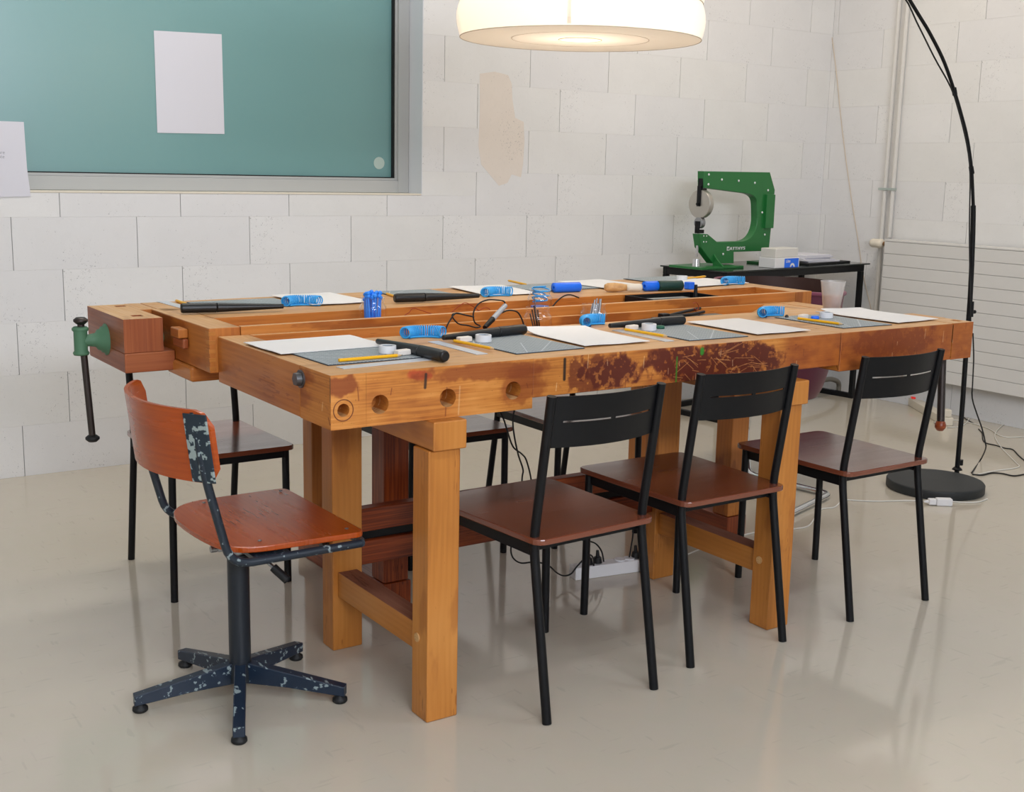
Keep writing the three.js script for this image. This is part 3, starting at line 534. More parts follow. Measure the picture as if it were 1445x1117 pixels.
// ------------------------------------------------------------------ arc floor lamp with paper drum
{
  const c = at(1320, 676.5, 'y', .04);
  const l = thing('arc_lamp', 'black arc floor lamp on round base, holding a white paper drum shade', 'lamp', [c.x, 0, c.z]);
  const loc = v => V(v.x - c.x, v.y, v.z - c.z);
  part(l, 'base', lathe([[0, 0], [.192, 0], [.199, .004], [.199, .034], [.194, .040], [0, .042]], 56), std(0x24282a, .55), 'heavy round dark base');
  const zp = -.825, pole = [[1350, 668], [1357, 585], [1363, 500], [1369, 420], [1372.5, 340], [1373.5, 290]].map(([x, y]) => loc(at(x, y, 'z', zp)));
  part(l, 'pole', tube(pole, .0105, 20, 12), M.black);
  const foot = lathe([[0, 0], [.022, 0], [.02, .005], [.013, .012], [0, .012]], 20); foot.translate(pole[0].x, .041, pole[0].z); part(l, 'pole_collar', foot, M.black);
  const cl = at(1369, 440, 'z', zp); part(l, 'clamp', merge([rod(loc(V(cl.x, cl.y - .02, zp)), loc(V(cl.x, cl.y + .045, zp)), .0145, .0125, 14), rod(loc(V(cl.x, cl.y, zp)), loc(V(cl.x + .028, cl.y, zp + .004)), .008, .008, 10)]), M.black);
  const cl2 = at(1355, 652, 'z', zp); part(l, 'clamp', merge([rod(loc(V(cl2.x, cl2.y - .012, zp)), loc(V(cl2.x, cl2.y + .012, zp)), .0125, .0125, 12), rod(loc(V(cl2.x - .02, cl2.y, zp)), loc(V(cl2.x, cl2.y, zp)), .005, .005, 8)]), M.black);
  const arc = [[1373.5, 292], [1371, 240], [1365, 196], [1356, 160], [1346.8, 129], [1331.7, 86], [1311.6, 46], [1297, 22], [1283, -1]].map(([x, y]) => loc(at(x, y, 'z', zp)));
  const e = arc[arc.length - 1], tip = [BULB.pos[0] - c.x, 2.06, BULB.pos[2] - c.z];
  const more = [[-.22, .14], [-.5, .265], [-.82, .335], [-1.15, .325], [-1.45, .24]].map(([dx, dy]) => V(e.x + dx, e.y + dy, e.z + (tip[2] - e.z) * Math.min(1, -dx / 1.75)));
  const curve = [...arc, ...more, V(...tip)];
  part(l, 'arc', tube(curve, .0068, 90, 10), M.black);
  const ja = at(1346.8, 129, 'z', zp), jb = at(1371, 240, 'z', zp);
  for (const j of [ja, jb]) part(l, 'joint', rod(loc(V(j.x + .006, j.y - .014, zp)), loc(V(j.x - .006, j.y + .014, zp)), .0098, .0098, 10), M.black);
  const cord = [[1370, 470], [1368, 330], [1369, 250], [1366, 214], [1359, 180], [1351, 150], [1345, 131], [1336, 112], [1320, 84], [1303, 50], [1290, 24], [1277, -2]].map(([x, y]) => loc(at(x, y, 'z', zp + .012)));
  part(l, 'cord', tube([...cord, V(cord[11].x - .3, cord[11].y + .2, cord[11].z), V(tip[0] + .5, 2.3, tip[2] + .01), V(tip[0], 2.05, tip[2] + .008)], .0032, 80, 6), M.blackMatte);
  const drop = [[1373, 470], [1374, 505], [1372.5, 540], [1372, 562], [1379, 585], [1386, 605], [1390, 622], [1391, 632]].map(([x, y]) => loc(at(x, y, 'z', zp + .02)));
  const g1 = loc(at(1384, 648, 'y', .006)), g2 = loc(at(1371, 667, 'y', .006));
  // paper drum
  const paper = new THREE.MeshPhysicalMaterial({ color: 0xf7f3ea, roughness: 1, transmission: .4, thickness: 0, side: THREE.DoubleSide });
  const sy = 1.668, R = .351, hgt = .40;
  const wall = (() => {
    const nu = 72, nv = 24, v = [], idx = [], uv = [];
    for (let j = 0; j <= nv; j++) for (let i = 0; i <= nu; i++) {
      const a = i / nu * 2 * PI, h = j / nv * hgt, seg = (h / .1) % 1, wob = (fbm(i / nu * 18, h * 14, 18, 64, 5, 3) - .5);
      const r = R + .010 * Math.sin(PI * seg) + wob * .006, sag = .010 * (vn(i / nu * 6, Math.floor(h / .1) + .5, 6, 64, 8) - .5) * Math.min(1, h / .1);
      v.push(BULB.pos[0] - c.x + Math.cos(a) * r, sy + h + sag, BULB.pos[2] - c.z + Math.sin(a) * r); uv.push(i / nu, j / nv);
      if (i < nu && j < nv) { const q = j * (nu + 1) + i; idx.push(q, q + nu + 1, q + 1, q + 1, q + nu + 1, q + nu + 2); }
    }
    const g = new THREE.BufferGeometry(); g.setAttribute('position', new THREE.Float32BufferAttribute(v, 3)); g.setAttribute('uv', new THREE.Float32BufferAttribute(uv, 2)); g.setIndex(idx); g.computeVertexNormals(); return g;
  })();
  const sx = BULB.pos[0] - c.x, sz = BULB.pos[2] - c.z;
  const shade = part(l, 'lamp_shade', wall, paper, 'white crinkled paper drum shade');
  const disc = new THREE.RingGeometry(.062, R, 64, 4); disc.rotateX(PI / 2); disc.translate(sx, sy, sz); part(shade, 'shade_bottom', disc, paper);
  const lid = new THREE.RingGeometry(.062, R, 64, 1); lid.rotateX(PI / 2); lid.translate(sx, sy + hgt, sz); part(shade, 'shade_top', lid, paper);
  const wire = std(0xc8bda8, .5);
  for (const [r, y] of [[R, sy], [.063, sy - .001], [R, sy + .1], [R, sy + .2], [.2, sy + .0008]]) { const g = new THREE.TorusGeometry(r, .0013, 6, 72); g.rotateX(PI / 2); g.translate(sx, y, sz); part(shade, 'wire_ring', g, wire); }
  for (const a of [2.3, -1.1]) part(shade, 'paper_seam', slab((u, w) => { const q = a + (w - .5) * .03; return V(sx + Math.cos(q) * (R + .013 - .006), sy + .004 + u * .38, sz + Math.sin(q) * (R + .013 - .006)); }, 6, 1, () => V(0, .0004, 0)), paper);
  part(l, 'socket', rod([tip[0], 2.07, tip[2]], [tip[0], 1.84, tip[2]], .018, .02, 14), M.white);
  const bulb = new THREE.SphereGeometry(.03, 16, 12); bulb.translate(sx, BULB.pos[1], sz);
  part(l, 'bulb', bulb, new THREE.MeshStandardMaterial({ color: 0xffffff, emissive: BULB.color, emissiveIntensity: 6 }));
  const pl = new THREE.PointLight(BULB.color, BULB.candela, 0, 2); pl.position.set(...BULB.pos); pl.castShadow = true; pl.shadow.radius = 2; scene.add(pl);
  const cb = thing('hanging_cable', 'black lamp lead dropping past the bench end to the floor', 'cable', [c.x, 0, c.z]);
  part(cb, 'lead', tube([...drop, g1, g2], .0032, 50, 6), M.blackMatte);
}

// ------------------------------------------------------------------ radiator, pipes, wall cord
{
  const x = 4.545, y0 = .186, y1 = .935, z0 = -2.225, z1 = -.55, n = 11, p = (y1 - y0) / n;
  const r = thing('radiator', 'white panel radiator with wide horizontal slats under the block wall', 'radiator', [x, 0, (z0 + z1) / 2]);
  const d = (z1 - z0) / 2, mR = std(0xdad9d6, .45);
  const sg = B(-.012, .0, .0013, p - .0013, -d, d, .002);
  for (let i = 0; i < n; i++) { const m = part(r, 'slat', sg, mR); m.position.y = y0 + i * p; }
  part(r, 'back_panel', B(-.006, .03, y0, y1, -d + .001, d - .001, .002), mR);
  part(r, 'top_grille', B(-.012, .072, y1 + .0005, y1 + .012, -d, d, .003), mR);
  part(r, 'bracket', merge([B(.03, .094, y0 + .1, y0 + .16, -d + .2, -d + .24, .002), B(.03, .094, y1 - .16, y1 - .1, -d + .2, -d + .24, .002), B(.03, .094, y0 + .1, y0 + .16, d - .24, d - .2, .002)]), mR);
  const v = thing('radiator_valve', 'cream thermostat knob beside the radiator top', 'valve', [4.575, .918, -2.235]);
  part(v, 'valve_body', merge([rod([0, 0, .008], [0, 0, -.028], .012, .012, 12)]), std(0x8a6a4a, .4, .6));
  const kn = lathe([[0, 0], [.018, 0], [.026, .012], [.027, .03], [.0245, .06], [.026, .075], [.022, .086], [0, .088]], 24); kn.rotateX(-PI / 2); kn.translate(0, 0, -.029); part(v, 'knob', kn, M.cream);
  for (let i = 0; i < 2; i++) {
    const z = i ? -2.262 : -2.318;
    single('heating_pipe', rod([4.617, i ? .953 : 0, z], [4.617, 3.2, z], .0125, .0125, 14), std(0xd8d6d1, .5), i ? 'white painted heating pipe ending at the radiator top' : 'white painted heating pipe running down to the floor', 'pipe', 'heating pipes');
  }
  const k = thing('pipe_clip', 'small metal clip holding the two heating pipes', 'clip', [4.617, 1.228, -2.29]);
  part(k, 'band', merge([B(-.016, -.013, -.007, .007, -.065, .065, .001), B(-.013, .023, -.007, .007, -.005, .005, .001)]), std(0xb9c4bf, .35, .5));
  const pts = [[1165, -40], [1168, 10], [1175, 60], [1181, 110], [1187, 170], [1195, 235], [1203, 290], [1211, 340], [1216, 375], [1222, 405], [1229, 435], [1236, 470], [1240, 520]].map(([a, b]) => at(a, b, 'x', ROOM.x1 - .006));
  single('wall_cord', tube(pts, .0022, 50, 6), std(0xd9c9b4, .6), 'thin beige cord hanging down the block wall', 'cord');
}

// ------------------------------------------------------------------ side table with the green machine
const TB = { x: 3.29, z: -2.21, yaw: .115, h: .80, L: 1.25, d: .44 };
{
  const t = thing('side_table', 'low black steel table with glass top against the wall', 'table', [TB.x, 0, TB.z], TB.yaw);
  const { L, d, h } = TB, k = .028;
  part(t, 'table_top', B(-.012, L + .04, h - .008, h, -d - .01, .012, .002), std(0x1c2422, .12), 'dark glass top');
  part(t, 'top_frame', merge([B(0, L, h - .046, h - .0085, -k, 0), B(0, L, h - .046, h - .0085, -d, -d + k), B(0, k, h - .046, h - .0085, -d + k, -k), B(L - k, L, h - .046, h - .0085, -d + k, -k)]), M.black);
  for (const [x, z] of [[0, -k], [L - k, -k], [0, -d], [L - k, -d]]) part(t, 'leg', B(x, x + k, 0, h - .0465, z, z + k, .002), M.black);
  part(t, 'foot_rail', merge([B(L - k, L, .0, .03, -d + k, -k), B(0, k, .0, .03, -d + k, -k), B(k, L - k, .0, .03, -d, -d + k)]), M.black);
}
const tp = (u, v) => { const c = Math.cos(TB.yaw), s = Math.sin(TB.yaw); return V(TB.x + u * c + v * s, TB.h, TB.z - u * s + v * c); };   // table-top point: u to the right, v towards the front edge
{
  const n = V(Math.sin(TB.yaw), 0, Math.cos(TB.yaw)), u = V(Math.cos(TB.yaw), 0, -Math.sin(TB.yaw)), o = tp(0, -.17);
  const q = (zx, zy) => { const px = 970 + zx * .1433, py = 230 + zy * .1433, d = ray(px, py), t = n.dot(o.clone().sub(camera.position)) / n.dot(d), p = camera.position.clone().addScaledVector(d, t).sub(o); return [p.dot(u), p.y]; };
  const g = thing('bead_roller', 'green C-frame metal shaping machine with steel wheel on the side table', 'machine', [o.x, o.y, o.z], TB.yaw);
  const sh = new THREE.Shape(); const P = (x, y, f) => { const [a, b] = q(x, y); f ? sh.moveTo(a, b) : sh.lineTo(a, b); };
  P(183, 84, 1); P(828, 95); P(875, 265); P(815, 862); P(470, 872); P(470, 985); P(265, 985); P(150, 830); P(132, 702); P(215, 704); P(310, 783); P(555, 776);
  { const c1 = q(660, 765), c2 = q(705, 660), e = q(707, 540); sh.bezierCurveTo(...c1, ...c2, ...e); } P(705, 430);
  { const c1 = q(705, 340), c2 = q(680, 305), e = q(590, 293); sh.bezierCurveTo(...c1, ...c2, ...e); } P(183, 240); sh.closePath();
  const fr = new THREE.ExtrudeGeometry(sh, { depth: .042, bevelEnabled: true, bevelSize: .002, bevelThickness: .002, bevelSegments: 1, curveSegments: 12 }); fr.translate(0, 0, -.054);
  part(g, 'frame', fr, M.green, 'green welded C-frame');
  const foot = (x0, x1, y1) => { const a = q(x0, 1000)[0], b = q(x1, 1000)[0]; return B(a, b, 0, .012, -.17, .06, .002); };
  part(g, 'base_plate', merge([foot(57, 470), foot(820, 940)]), M.green);
  for (const [x0, x1, x2] of [[285, 300, 455], [850, 852, 935]]) { const s = new THREE.Shape(), a = q(x0, 890), b = q(x2, 1010); s.moveTo(0, .012); s.lineTo(0, a[1]); s.quadraticCurveTo(.015, .05, .07, .012); s.closePath(); const e = new THREE.ExtrudeGeometry(s, { depth: .01, bevelEnabled: false }); e.rotateY(-PI / 2); e.translate(a[0], 0, -.012); part(g, 'gusset', e, M.green); }
  part(g, 'leg_gusset', B(q(820, 900)[0], q(850, 900)[0], .012, q(800, 862)[1] + .01, -.06, -.04, .002), M.green);
  // rolls
  const xl = q(183, 300)[0], yw = q(160, 405)[1], yl = q(157, 590)[1], lc = [xl - .002, yl];
  const wheel = (r, w, x, y) => { const e = .004, k = lathe([[0, 0], [r - e, 0], [r, e], [r, w - e], [r - e, w], [0, w]], 48); alongX(k); k.translate(x, y, -.033); return k; };
  part(g, 'wheel', wheel(.074, .034, xl - .012, yw), std(0xb9b6ae, .3, .75), 'large polished steel wheel');
  part(g, 'lower_wheel', wheel(.030, .03, xl - .014, yl), M.steel);
  const fk = (x0, y0, x1, y1, z0, z1) => { const a = q(x0, y0), b = q(x1, y1); return B(Math.min(a[0], b[0]), Math.max(a[0], b[0]), Math.min(a[1], b[1]), Math.max(a[1], b[1]), z0, z1, .002); };
  const yt = q(183, 84)[1], yb = q(183, 245)[1];
  part(g, 'fork', merge([B(xl - .008, xl - .0025, yb - .01, yt, -.050, -.018, .001), B(xl - .018, xl - .0125, yw - .012, yb + .01, -.046, -.022, .001), B(xl - .0125, xl + .03, yb - .012, yb - .003, -.046, -.02, .001), rod([xl - .03, yw, -.033], [xl + .035, yw, -.033], .007, .007, 12)]), M.black, 'black fork');
  part(g, 'lower_fork', merge([B(xl - .02, xl - .0145, yl - .05, yl + .008, -.048, -.018, .001), B(xl - .02, xl + .022, yl - .055, yl - .036, -.048, -.018, .001)]), M.black);
  part(g, 'spindle', rod([lc[0], q(0, 640)[1], -.045], [lc[0], q(0, 705)[1], -.045], .011, .011, 14), M.chrome); part(g, 'adjusting_screw', merge([rod([lc[0] - .01, q(0, 820)[1], -.03], [lc[0] - .012, q(0, 930)[1], -.03], .007, .007, 12), rod([lc[0] - .012, .012, -.03], [lc[0] - .012, .05, -.03], .022, .018, 14)]), M.chrome);
  for (const [x, y] of [[222, 113], [218, 210], [350, 163], [516, 175], [675, 195], [805, 268], [747, 487], [772, 705], [362, 897], [172, 718], [200, 718], [170, 776], [196, 776]]) { const [a, b] = q(x, y), r = x < 205 && y > 700 ? .004 : .0062, s = new THREE.SphereGeometry(r, 10, 8); s.scale(1, 1, .6); s.translate(a, b, -.007); part(g, 'bolt', s, M.white); }
  for (const [x, y] of [[858, 363], [860, 478], [848, 588]]) { const [a, b] = q(x, y), k = lathe([[0, 0], [.017, 0], [.019, .006], [.014, .014], [.018, .022], [.012, .032], [0, .034]], 14); k.rotateZ(-PI / 2); k.translate(a - .012, b, -.03); part(g, 'knob', k, M.chrome); }
  part(g, 'bracket', fk(780, 310, 840, 640, -.02, .006), M.green); part(g, 'bracket', fk(838, 400, 868, 640, -.06, -.02), M.black);
  const font = await new FontLoader().loadAsync('fonts/droid/droid_sans_bold.typeface.json');
  const a0 = q(400, 862), a1 = q(580, 815), hh = (a1[1] - a0[1]);
  const txt = new TextGeometry('ATTHYS', { font, size: hh * .72, depth: .0008, curveSegments: 3 }); txt.computeBoundingBox(); const tw = txt.boundingBox.max.x; txt.scale((a1[0] - a0[0] - hh * .95) / tw, 1, 1); txt.translate(a0[0] + hh * .95, a0[1] + hh * .1, -.0075);
  part(g, 'lettering', txt, M.white);
  part(g, 'logo_plate', B(a0[0], a0[0] + hh * .88, a0[1], a0[1] + hh * .95, -.009, -.0072, 0), M.white);
  const mm = new TextGeometry('M', { font, size: hh * .6, depth: .0006, curveSegments: 3 }); mm.translate(a0[0] + hh * .09, a0[1] + hh * .16, -.0073); part(g, 'lettering', mm, M.green);
  // cartons in front of the machine
  const w = tp(.405, -.001);
  const c1 = thing('carton', 'white carton with blue label lying in front of the green machine', 'box', [w.x, TB.h, w.z], TB.yaw);
  part(c1, 'box', B(-.0, .215, 0, .055, -.11, 0, .003), M.white);
  part(c1, 'label_panel', B(.082, .206, .001, .05, -.0005, .0008, 0), M.blue, 'blue printed label');
  const rg = new THREE.RingGeometry(.010, .021, 24, 1, 0, PI); rg.translate(.152, .004, .0012); part(c1, 'print', rg, M.white);
  const lt = new TextGeometry('Lite', { font, size: .015, depth: .0004, curveSegments: 3 }); lt.translate(.094, .028, .0009); part(c1, 'print', lt, M.white);
  const w2 = tp(.41, -.005);
  single('paper_pack', B(0, .2, .0555, .105, -.1, 0, .004), std(0xdedcd6, .7), 'plain white pack stacked on the blue-labelled carton', 'box', null, [w2.x, TB.h, w2.z], TB.yaw);
  const f0 = tp(.78, -.05), fo = single('black_folder', B(0, .44, 0, .010, -.25, 0, .002), M.blackMatte, 'black folder on the side table under the paper stack', 'folder', null, [f0.x, TB.h, f0.z], TB.yaw + .06);
  const R = rng(4);
  for (let i = 0; i < 5; i++) { const p = tp(.80 + R() * .03, -.08 - R() * .03); single('paper_stack', B(0, .29 - i * .012, 0, .0075, -.19, 0, .001), M.paperCool, 'bundle of white papers piled on the black folder', 'paper', 'paper bundles on the black folder', [p.x, TB.h + .0105 + i * .008, p.z], TB.yaw + (R() - .5) * .12); }
}
// ------------------------------------------------------------------ purple shell chair on a chrome frame
{
  const cx = 2.86, cz = -1.43;
  const t = thing('shell_chair', 'purple plastic tub chair with dark brown pad on chrome cantilever frame', 'chair', [cx, 0, cz]);
  const shellR = h => .12 + .155 * Math.pow(h, .32), prof = () => (u, v) => { const a = u * 2 * PI, h = v, r = shellR(h); return V(Math.cos(a) * r * 1.05, .30 + .53 * Math.pow(h, 1.15) - .02 * h * (1 + Math.cos(a - .6)), Math.sin(a) * r); };
  const f = prof(0);
  part(t, 'shell', slab(f, 48, 12, (u, v) => { const a = u * 2 * PI; return V(-Math.cos(a) * .008, .004, -Math.sin(a) * .008); }), M.purple);
  const bottom = new THREE.CylinderGeometry(.135, .115, .016, 32); bottom.scale(1.05, 1, 1); bottom.translate(0, .303, 0); part(t, 'shell_bottom', bottom, M.purple);
  const rim = tube(Array.from({ length: 24 }, (_, i) => { const p = f(i / 24, 1); return p; }), .009, 96, 8, true); part(t, 'rim', rim, std(0x7a3a52, .4));
  const pad = slab((u, v) => { const a = -2.1 + u * 2.7, h = .3 + v * .71, r = shellR(h) - .022; return V(Math.cos(a) * r * 1.05, .30 + .52 * Math.pow(h, 1.15), Math.sin(a) * r); }, 24, 8, (u, v) => { const a = -2.1 + u * 2.7; return V(-Math.cos(a) * .04, .01, -Math.sin(a) * .04); });
  part(t, 'back_pad', pad, M.brownPad); const sp = new THREE.CylinderGeometry(.20, .19, .05, 32); sp.translate(0, .46, 0); part(t, 'seat_pad', sp, M.brownPad);
  const L = p => [p.x - cx, p.y, p.z - cz], y = .014;
  const k0 = L(at(1172, 697, 'y', y)), k1 = L(at(1118, 684, 'y', y)), k2 = L(at(1112, 726, 'y', y));
  const ext = (k, s) => [k0[0] + (k[0] - k0[0]) * s, y, k0[2] + (k[2] - k0[2]) * s];
  part(t, 'base_tube', pipe([[-.05, .30, -.08], [-.05, .12, -.1], ext(k1, 2.2), k0, ext(k2, 1.5), [-.36, .12, .42], [-.08, .30, .05]], .013, 12, .05), M.chrome);
  // brown foot of the frame at the rear
}
{
  const p = at(1183, 556, 'y', .0), t = thing('bent_tube', 'grey bent steel tube foot standing beside the side table leg', 'tube', [p.x, 0, p.z]);
  part(t, 'leg', pipe([[0, .0, 0], [.0, .075, 0], [-.09, .105, .015], [-.45, .115, .10]], .015, 10, .05), std(0x8d877c, .35, .6));
  part(t, 'glide', rod([0, 0, 0], [0, .012, 0], .02, .019, 14), M.alu);
}

// ------------------------------------------------------------------ things laid out on the benches
const yawOf = (a, b) => Math.atan2(-(b.z - a.z), b.x - a.x);
// builders (long axis +x, resting on y = 0)
function mkPencil() {
  const t = thing('pencil', 'x', 'pencil'), L = .168;
  const b = rod([0, .0042, 0], [L - .016, .0042, 0], .0042, .0042, 6); part(t, 'barrel', b, M.yellow);
  const tip = part(t, 'tip', rod([L - .016, .0042, 0], [L - .004, .0042, 0], .0041, .0012, 6), M.pencilWood); part(tip, 'lead', rod([L - .004, .0042, 0], [L, .0042, 0], .0012, .0003, 6), M.lead);
  return t;
}
function mkMandrel() {
  const t = thing('ring_mandrel', 'x', 'tool');                     // tapered rod at x = 0, handle at the far end
  const cone = lathe([[0, 0], [.0058, 0], [.0068, .002], [.0135, .185], [.0138, .19], [0, .19]], 24); alongX(cone); cone.translate(0, .015, 0); part(t, 'tapered_rod', cone, M.tool);
  const h = lathe([[0, 0], [.012, 0], [.0142, .003], [.0142, .094], [.012, .099], [.009, .1], [0, .0985]], 24); alongX(h); h.translate(.189, .015, 0); part(t, 'handle', h, M.tool);
  return t;
}
function mkRuler() { return single('steel_ruler', B(0, .24, 0, .0014, -.016, .016, 0), std(0xcdd2d8, .4, .2), 'x', 'ruler'); }
const matMap = tex(512, 512, (u, v) => { const c = [122, 133, 138], x = u * 24 % 1, y = v * 24 % 1, g = Math.min(x, 1 - x, y, 1 - y), d1 = Math.abs(u - v), d2 = Math.abs(u * .58 - v); let k = g < .11 ? .75 : 0; if (d1 < .006 || d2 < .006) k = .9; return mixc(c, [198, 206, 208], k); }, true, .24, .24);
M.mat = new THREE.MeshStandardMaterial({ map: matMap, roughness: .6 });
function mkMat() { const t = thing('cutting_mat', 'x', 'mat'); part(t, 'sheet', boxUV(B(-.14, .14, 0, .003, -.105, .105, .001), 'x'), M.mat); part(t, 'edge', B(-.142, .142, 0, .002, -.107, .107, 0), std(0x39424a, .6)); return t; }
function mkTape() {
  const t = thing('tape_roll', 'x', 'tape'), g = lathe([[.013, 0], [.0205, 0], [.021, .001], [.021, .0175], [.0205, .0185], [.013, .0185], [.013, 0]], 32); part(t, 'roll', g, std(0xdfe0e2, .3)); part(t, 'core', lathe([[.0118, .0005], [.0129, .0005], [.0129, .018], [.0118, .018], [.0118, .0005]], 24), std(0x9aa4ae, .4)); return t;
}
const eraserGeo = B(-.020, .020, 0, .0135, -.0095, .0095, .003);
function mkSizer() {      // light blue ribbed bundle of plastic ring gauges, bent into an arc
  const t = thing('ring_sizer', 'x', 'ring sizer'), n = 19, R = .06, r = .0155, list = [];
  const geo = new THREE.CylinderGeometry(r, r, .0042, 20, 1, true);
  for (let i = 0; i < n; i++) {
    const a = -.98 + 1.96 * i / (n - 1), q = lathe([[r - .003, -.0019], [r - .001, -.0019], [r + .0008, 0], [r - .001, .0019], [r - .003, .0019], [r - .003, -.0019]], 18);
    q.rotateZ(-PI / 2); q.rotateY(-a); q.scale(1, 1.0, 1); q.translate(Math.sin(a) * R, r + .0008, R * .75 - Math.cos(a) * R);
    part(t, 'ring', q, M.skyblue);
  }
  const cr = new THREE.CatmullRomCurve3(Array.from({ length: 9 }, (_, i) => { const a = -1.0 + 2.0 * i / 8; return V(Math.sin(a) * (R - r + .003), .0035, R * .75 - Math.cos(a) * (R - r + .003)); }));
  part(t, 'binding', new THREE.TubeGeometry(cr, 20, .0028, 6), M.skyblue);
  return t;
}
function mkPaper(curl) {
  const f = (u, v) => V((u - .5) * .21, .0008 + curl * .012 * Math.pow(clamp(1 - v * 3.5), 2) * (1 - u * .6) + .0006 * Math.sin(u * 9), (v - .5) * .297);
  return slab(f, 8, 14, () => V(0, .0014, 0));
}
const paperGeo = [mkPaper(0), mkPaper(1)];
// stations: [front, items]; each paper, pencil, ruler ... placed from where it touches the bench top
const proto = {};
function place(key, mk, p, yaw, label, group) {
  if (!proto[key]) { const o = proto[key] = mk(); o.position.copy(p); o.rotation.y = yaw; o.userData.label = label; o.userData.group = group; return o; }
  return dup(proto[key], [p.x, p.y, p.z], yaw, label, group);
}
const NEAR = 'on the near workbench', FAR = 'on the wall-side workbench';
function lay(far) {
  let st = '';
  const Y = (px, py, up = 0) => { let p = at(px, py, 'y', (far ? H2(1) : H1) + up); if (far) for (let i = 0; i < 6; i++) p = at(px, py, 'y', H2(p.x) + up); p.y = far ? H2(p.x) + 0 : H1; return p; };
  const w = far ? FAR : NEAR, G = s => s + ' ' + w;
  return {
    Y, at: (s) => { st = s; },
    pencil: (a, b, up = 0) => { const A = Y(...a), Bp = Y(...b), p = A.clone(); p.y += up; place('pencil', mkPencil, p, yawOf(A, Bp), 'yellow pencil ' + st, G('yellow pencils')); },
    mandrel: (a, b) => { const A = Y(...a, .012), Bp = Y(...b, .012); A.y += .0004; place('mandrel', mkMandrel, A, yawOf(A, Bp), 'black tapered ring mandrel ' + st, G('ring mandrels')); },
    ruler: (a, b, up = 0) => { const A = Y(...a), Bp = Y(...b); A.y += .0003 + up; place('ruler', mkRuler, A, yawOf(A, Bp), 'short steel ruler ' + st, G('steel rulers')); },
    mat: (x, z, yaw) => { const p = V(x, far ? H2(x) : H1, z); p.y += far ? .0009 : .0004; place('mat', mkMat, p, yaw, 'grey gridded cutting mat ' + st, G('cutting mats')); },
    tape: (a, up = .0038) => { const p = Y(...a); p.y += up; place('tape', mkTape, p, 0, 'small roll of white tape ' + st, G('tape rolls')); },
    eraser: (a, yaw, up = .0038) => { const p = Y(...a); p.y += up; single('eraser', eraserGeo, M.eraser, 'white block eraser ' + st, 'eraser', G('erasers'), [p.x, p.y, p.z], yaw); },
    sizer: (a, b, flip) => { const A = Y(...a), Bp = Y(...b), m = A.clone().add(Bp).multiplyScalar(.5); place('sizer', mkSizer, m, yawOf(A, Bp) + (flip ? PI : 0), 'light blue ribbed plastic ring sizer ' + st, G('ring sizers')); },
    paper: (x, z, yaw, curl, up = .0037, tag) => { const p = V(x, (far ? H2(x) : H1) + up, z); single('paper_sheet', paperGeo[curl], M.paper, tag || 'blank white drawing sheet ' + st, 'paper', G('drawing sheets'), [p.x, p.y, p.z], yaw); },
  };
}
{
  const L = lay(false);
  L.at('at the bench corner with the hexagon bolt'); L.mat(.19, -.228, .02); L.paper(.158, -.408, PI / 2 + .04, 0); L.ruler([479.5, 519.5], [603, 507]); L.pencil([478, 513], [567.6, 505.5], .0038); L.tape([546.8, 500]); L.eraser([568, 503], .2); L.mandrel([532.6, 483], [607.5, 500]); L.sizer([573, 477], [620, 476]);
  L.at('above the small dark stain of the bench front'); L.mat(.63, -.215, PI / 2 + .03); L.paper(.862, -.235, -.04, 1); L.ruler([611, 482], [680, 500]); L.pencil([641, 485], [696.7, 496.5], .0038); L.tape([682, 484]); L.eraser([655, 484], .1); L.mandrel([625, 478], [742, 466]); L.sizer([818, 462], [852, 456]);
  L.at('above the large scratched stain with green drips'); L.mat(1.19, -.20, PI / 2 - .02); L.paper(1.44, -.205, -.02, 0); L.ruler([870, 466], [932, 479]); L.pencil([882, 468.5], [940.4, 478.3], .0038); L.tape([915.5, 467.5]); L.eraser([891.5, 467], .2); L.mandrel([860, 461], [962.6, 453]); L.sizer([1069, 448], [1104, 445]);
  L.at('beside the white drinking cup'); L.mat(1.80, -.20, PI / 2 - .03); L.paper(2.035, -.215, .06, 1); L.pencil([1126, 452.5], [1186, 460.5], .0038); L.tape([1165.5, 450]); L.eraser([1133, 451], .3); L.ruler([1120, 449], [1175, 457]);
  const cap = (px, py, m, label) => { const p = L.Y(px, py), g = lathe([[0, 0], [.0125, 0], [.013, .002], [.012, .008], [0, .0095]], 20); single('plastic_cap', g, m, label, 'cap', null, [p.x, p.y + .0038, p.z]); };
  cap(931.5, 465, std(0x0e5a44, .5), 'small dark green cap beside a tape roll on a mat'); cap(1150, 451, M.blue, 'small bright blue cap beside the eraser near the cup');
  // cup
  const c = L.Y(1173, 437.5), cup = thing('drinking_cup', 'white plastic cup with milky drink at the bench end', 'cup', [c.x, c.y, c.z]);
  part(cup, 'wall', lathe([[0, 0], [.027, 0], [.0275, .002], [.040, .094], [.0412, .095], [.0412, .098], [.039, .098], [.0262, .004], [0, .004]], 40), new THREE.MeshPhysicalMaterial({ color: 0xf0efee, roughness: .35, transmission: .8, thickness: 0 }));
  part(cup, 'drink', lathe([[0, .0045], [.0258, .0045], [.0325, .05], [0, .05]], 32), std(0xcf9474, .4), 'milky pinkish drink');
  const s1 = L.Y(1151, 440), s2 = L.Y(1176, 441.5); single('stir_stick', B(0, .07, 0, .002, -.003, .003, 0), M.white, 'white stir stick lying in front of the cup', 'stick', null, [s1.x, s1.y + .0003, s1.z], yawOf(s1, s2));
  const ct = at(1110, 449, 'y', H1); single('metal_bead', new THREE.SphereGeometry(.006, 12, 8), M.darkSteel, 'small dark metal bead beside a ring sizer', 'bead', null, [ct.x, H1 + .006, ct.z]);
}
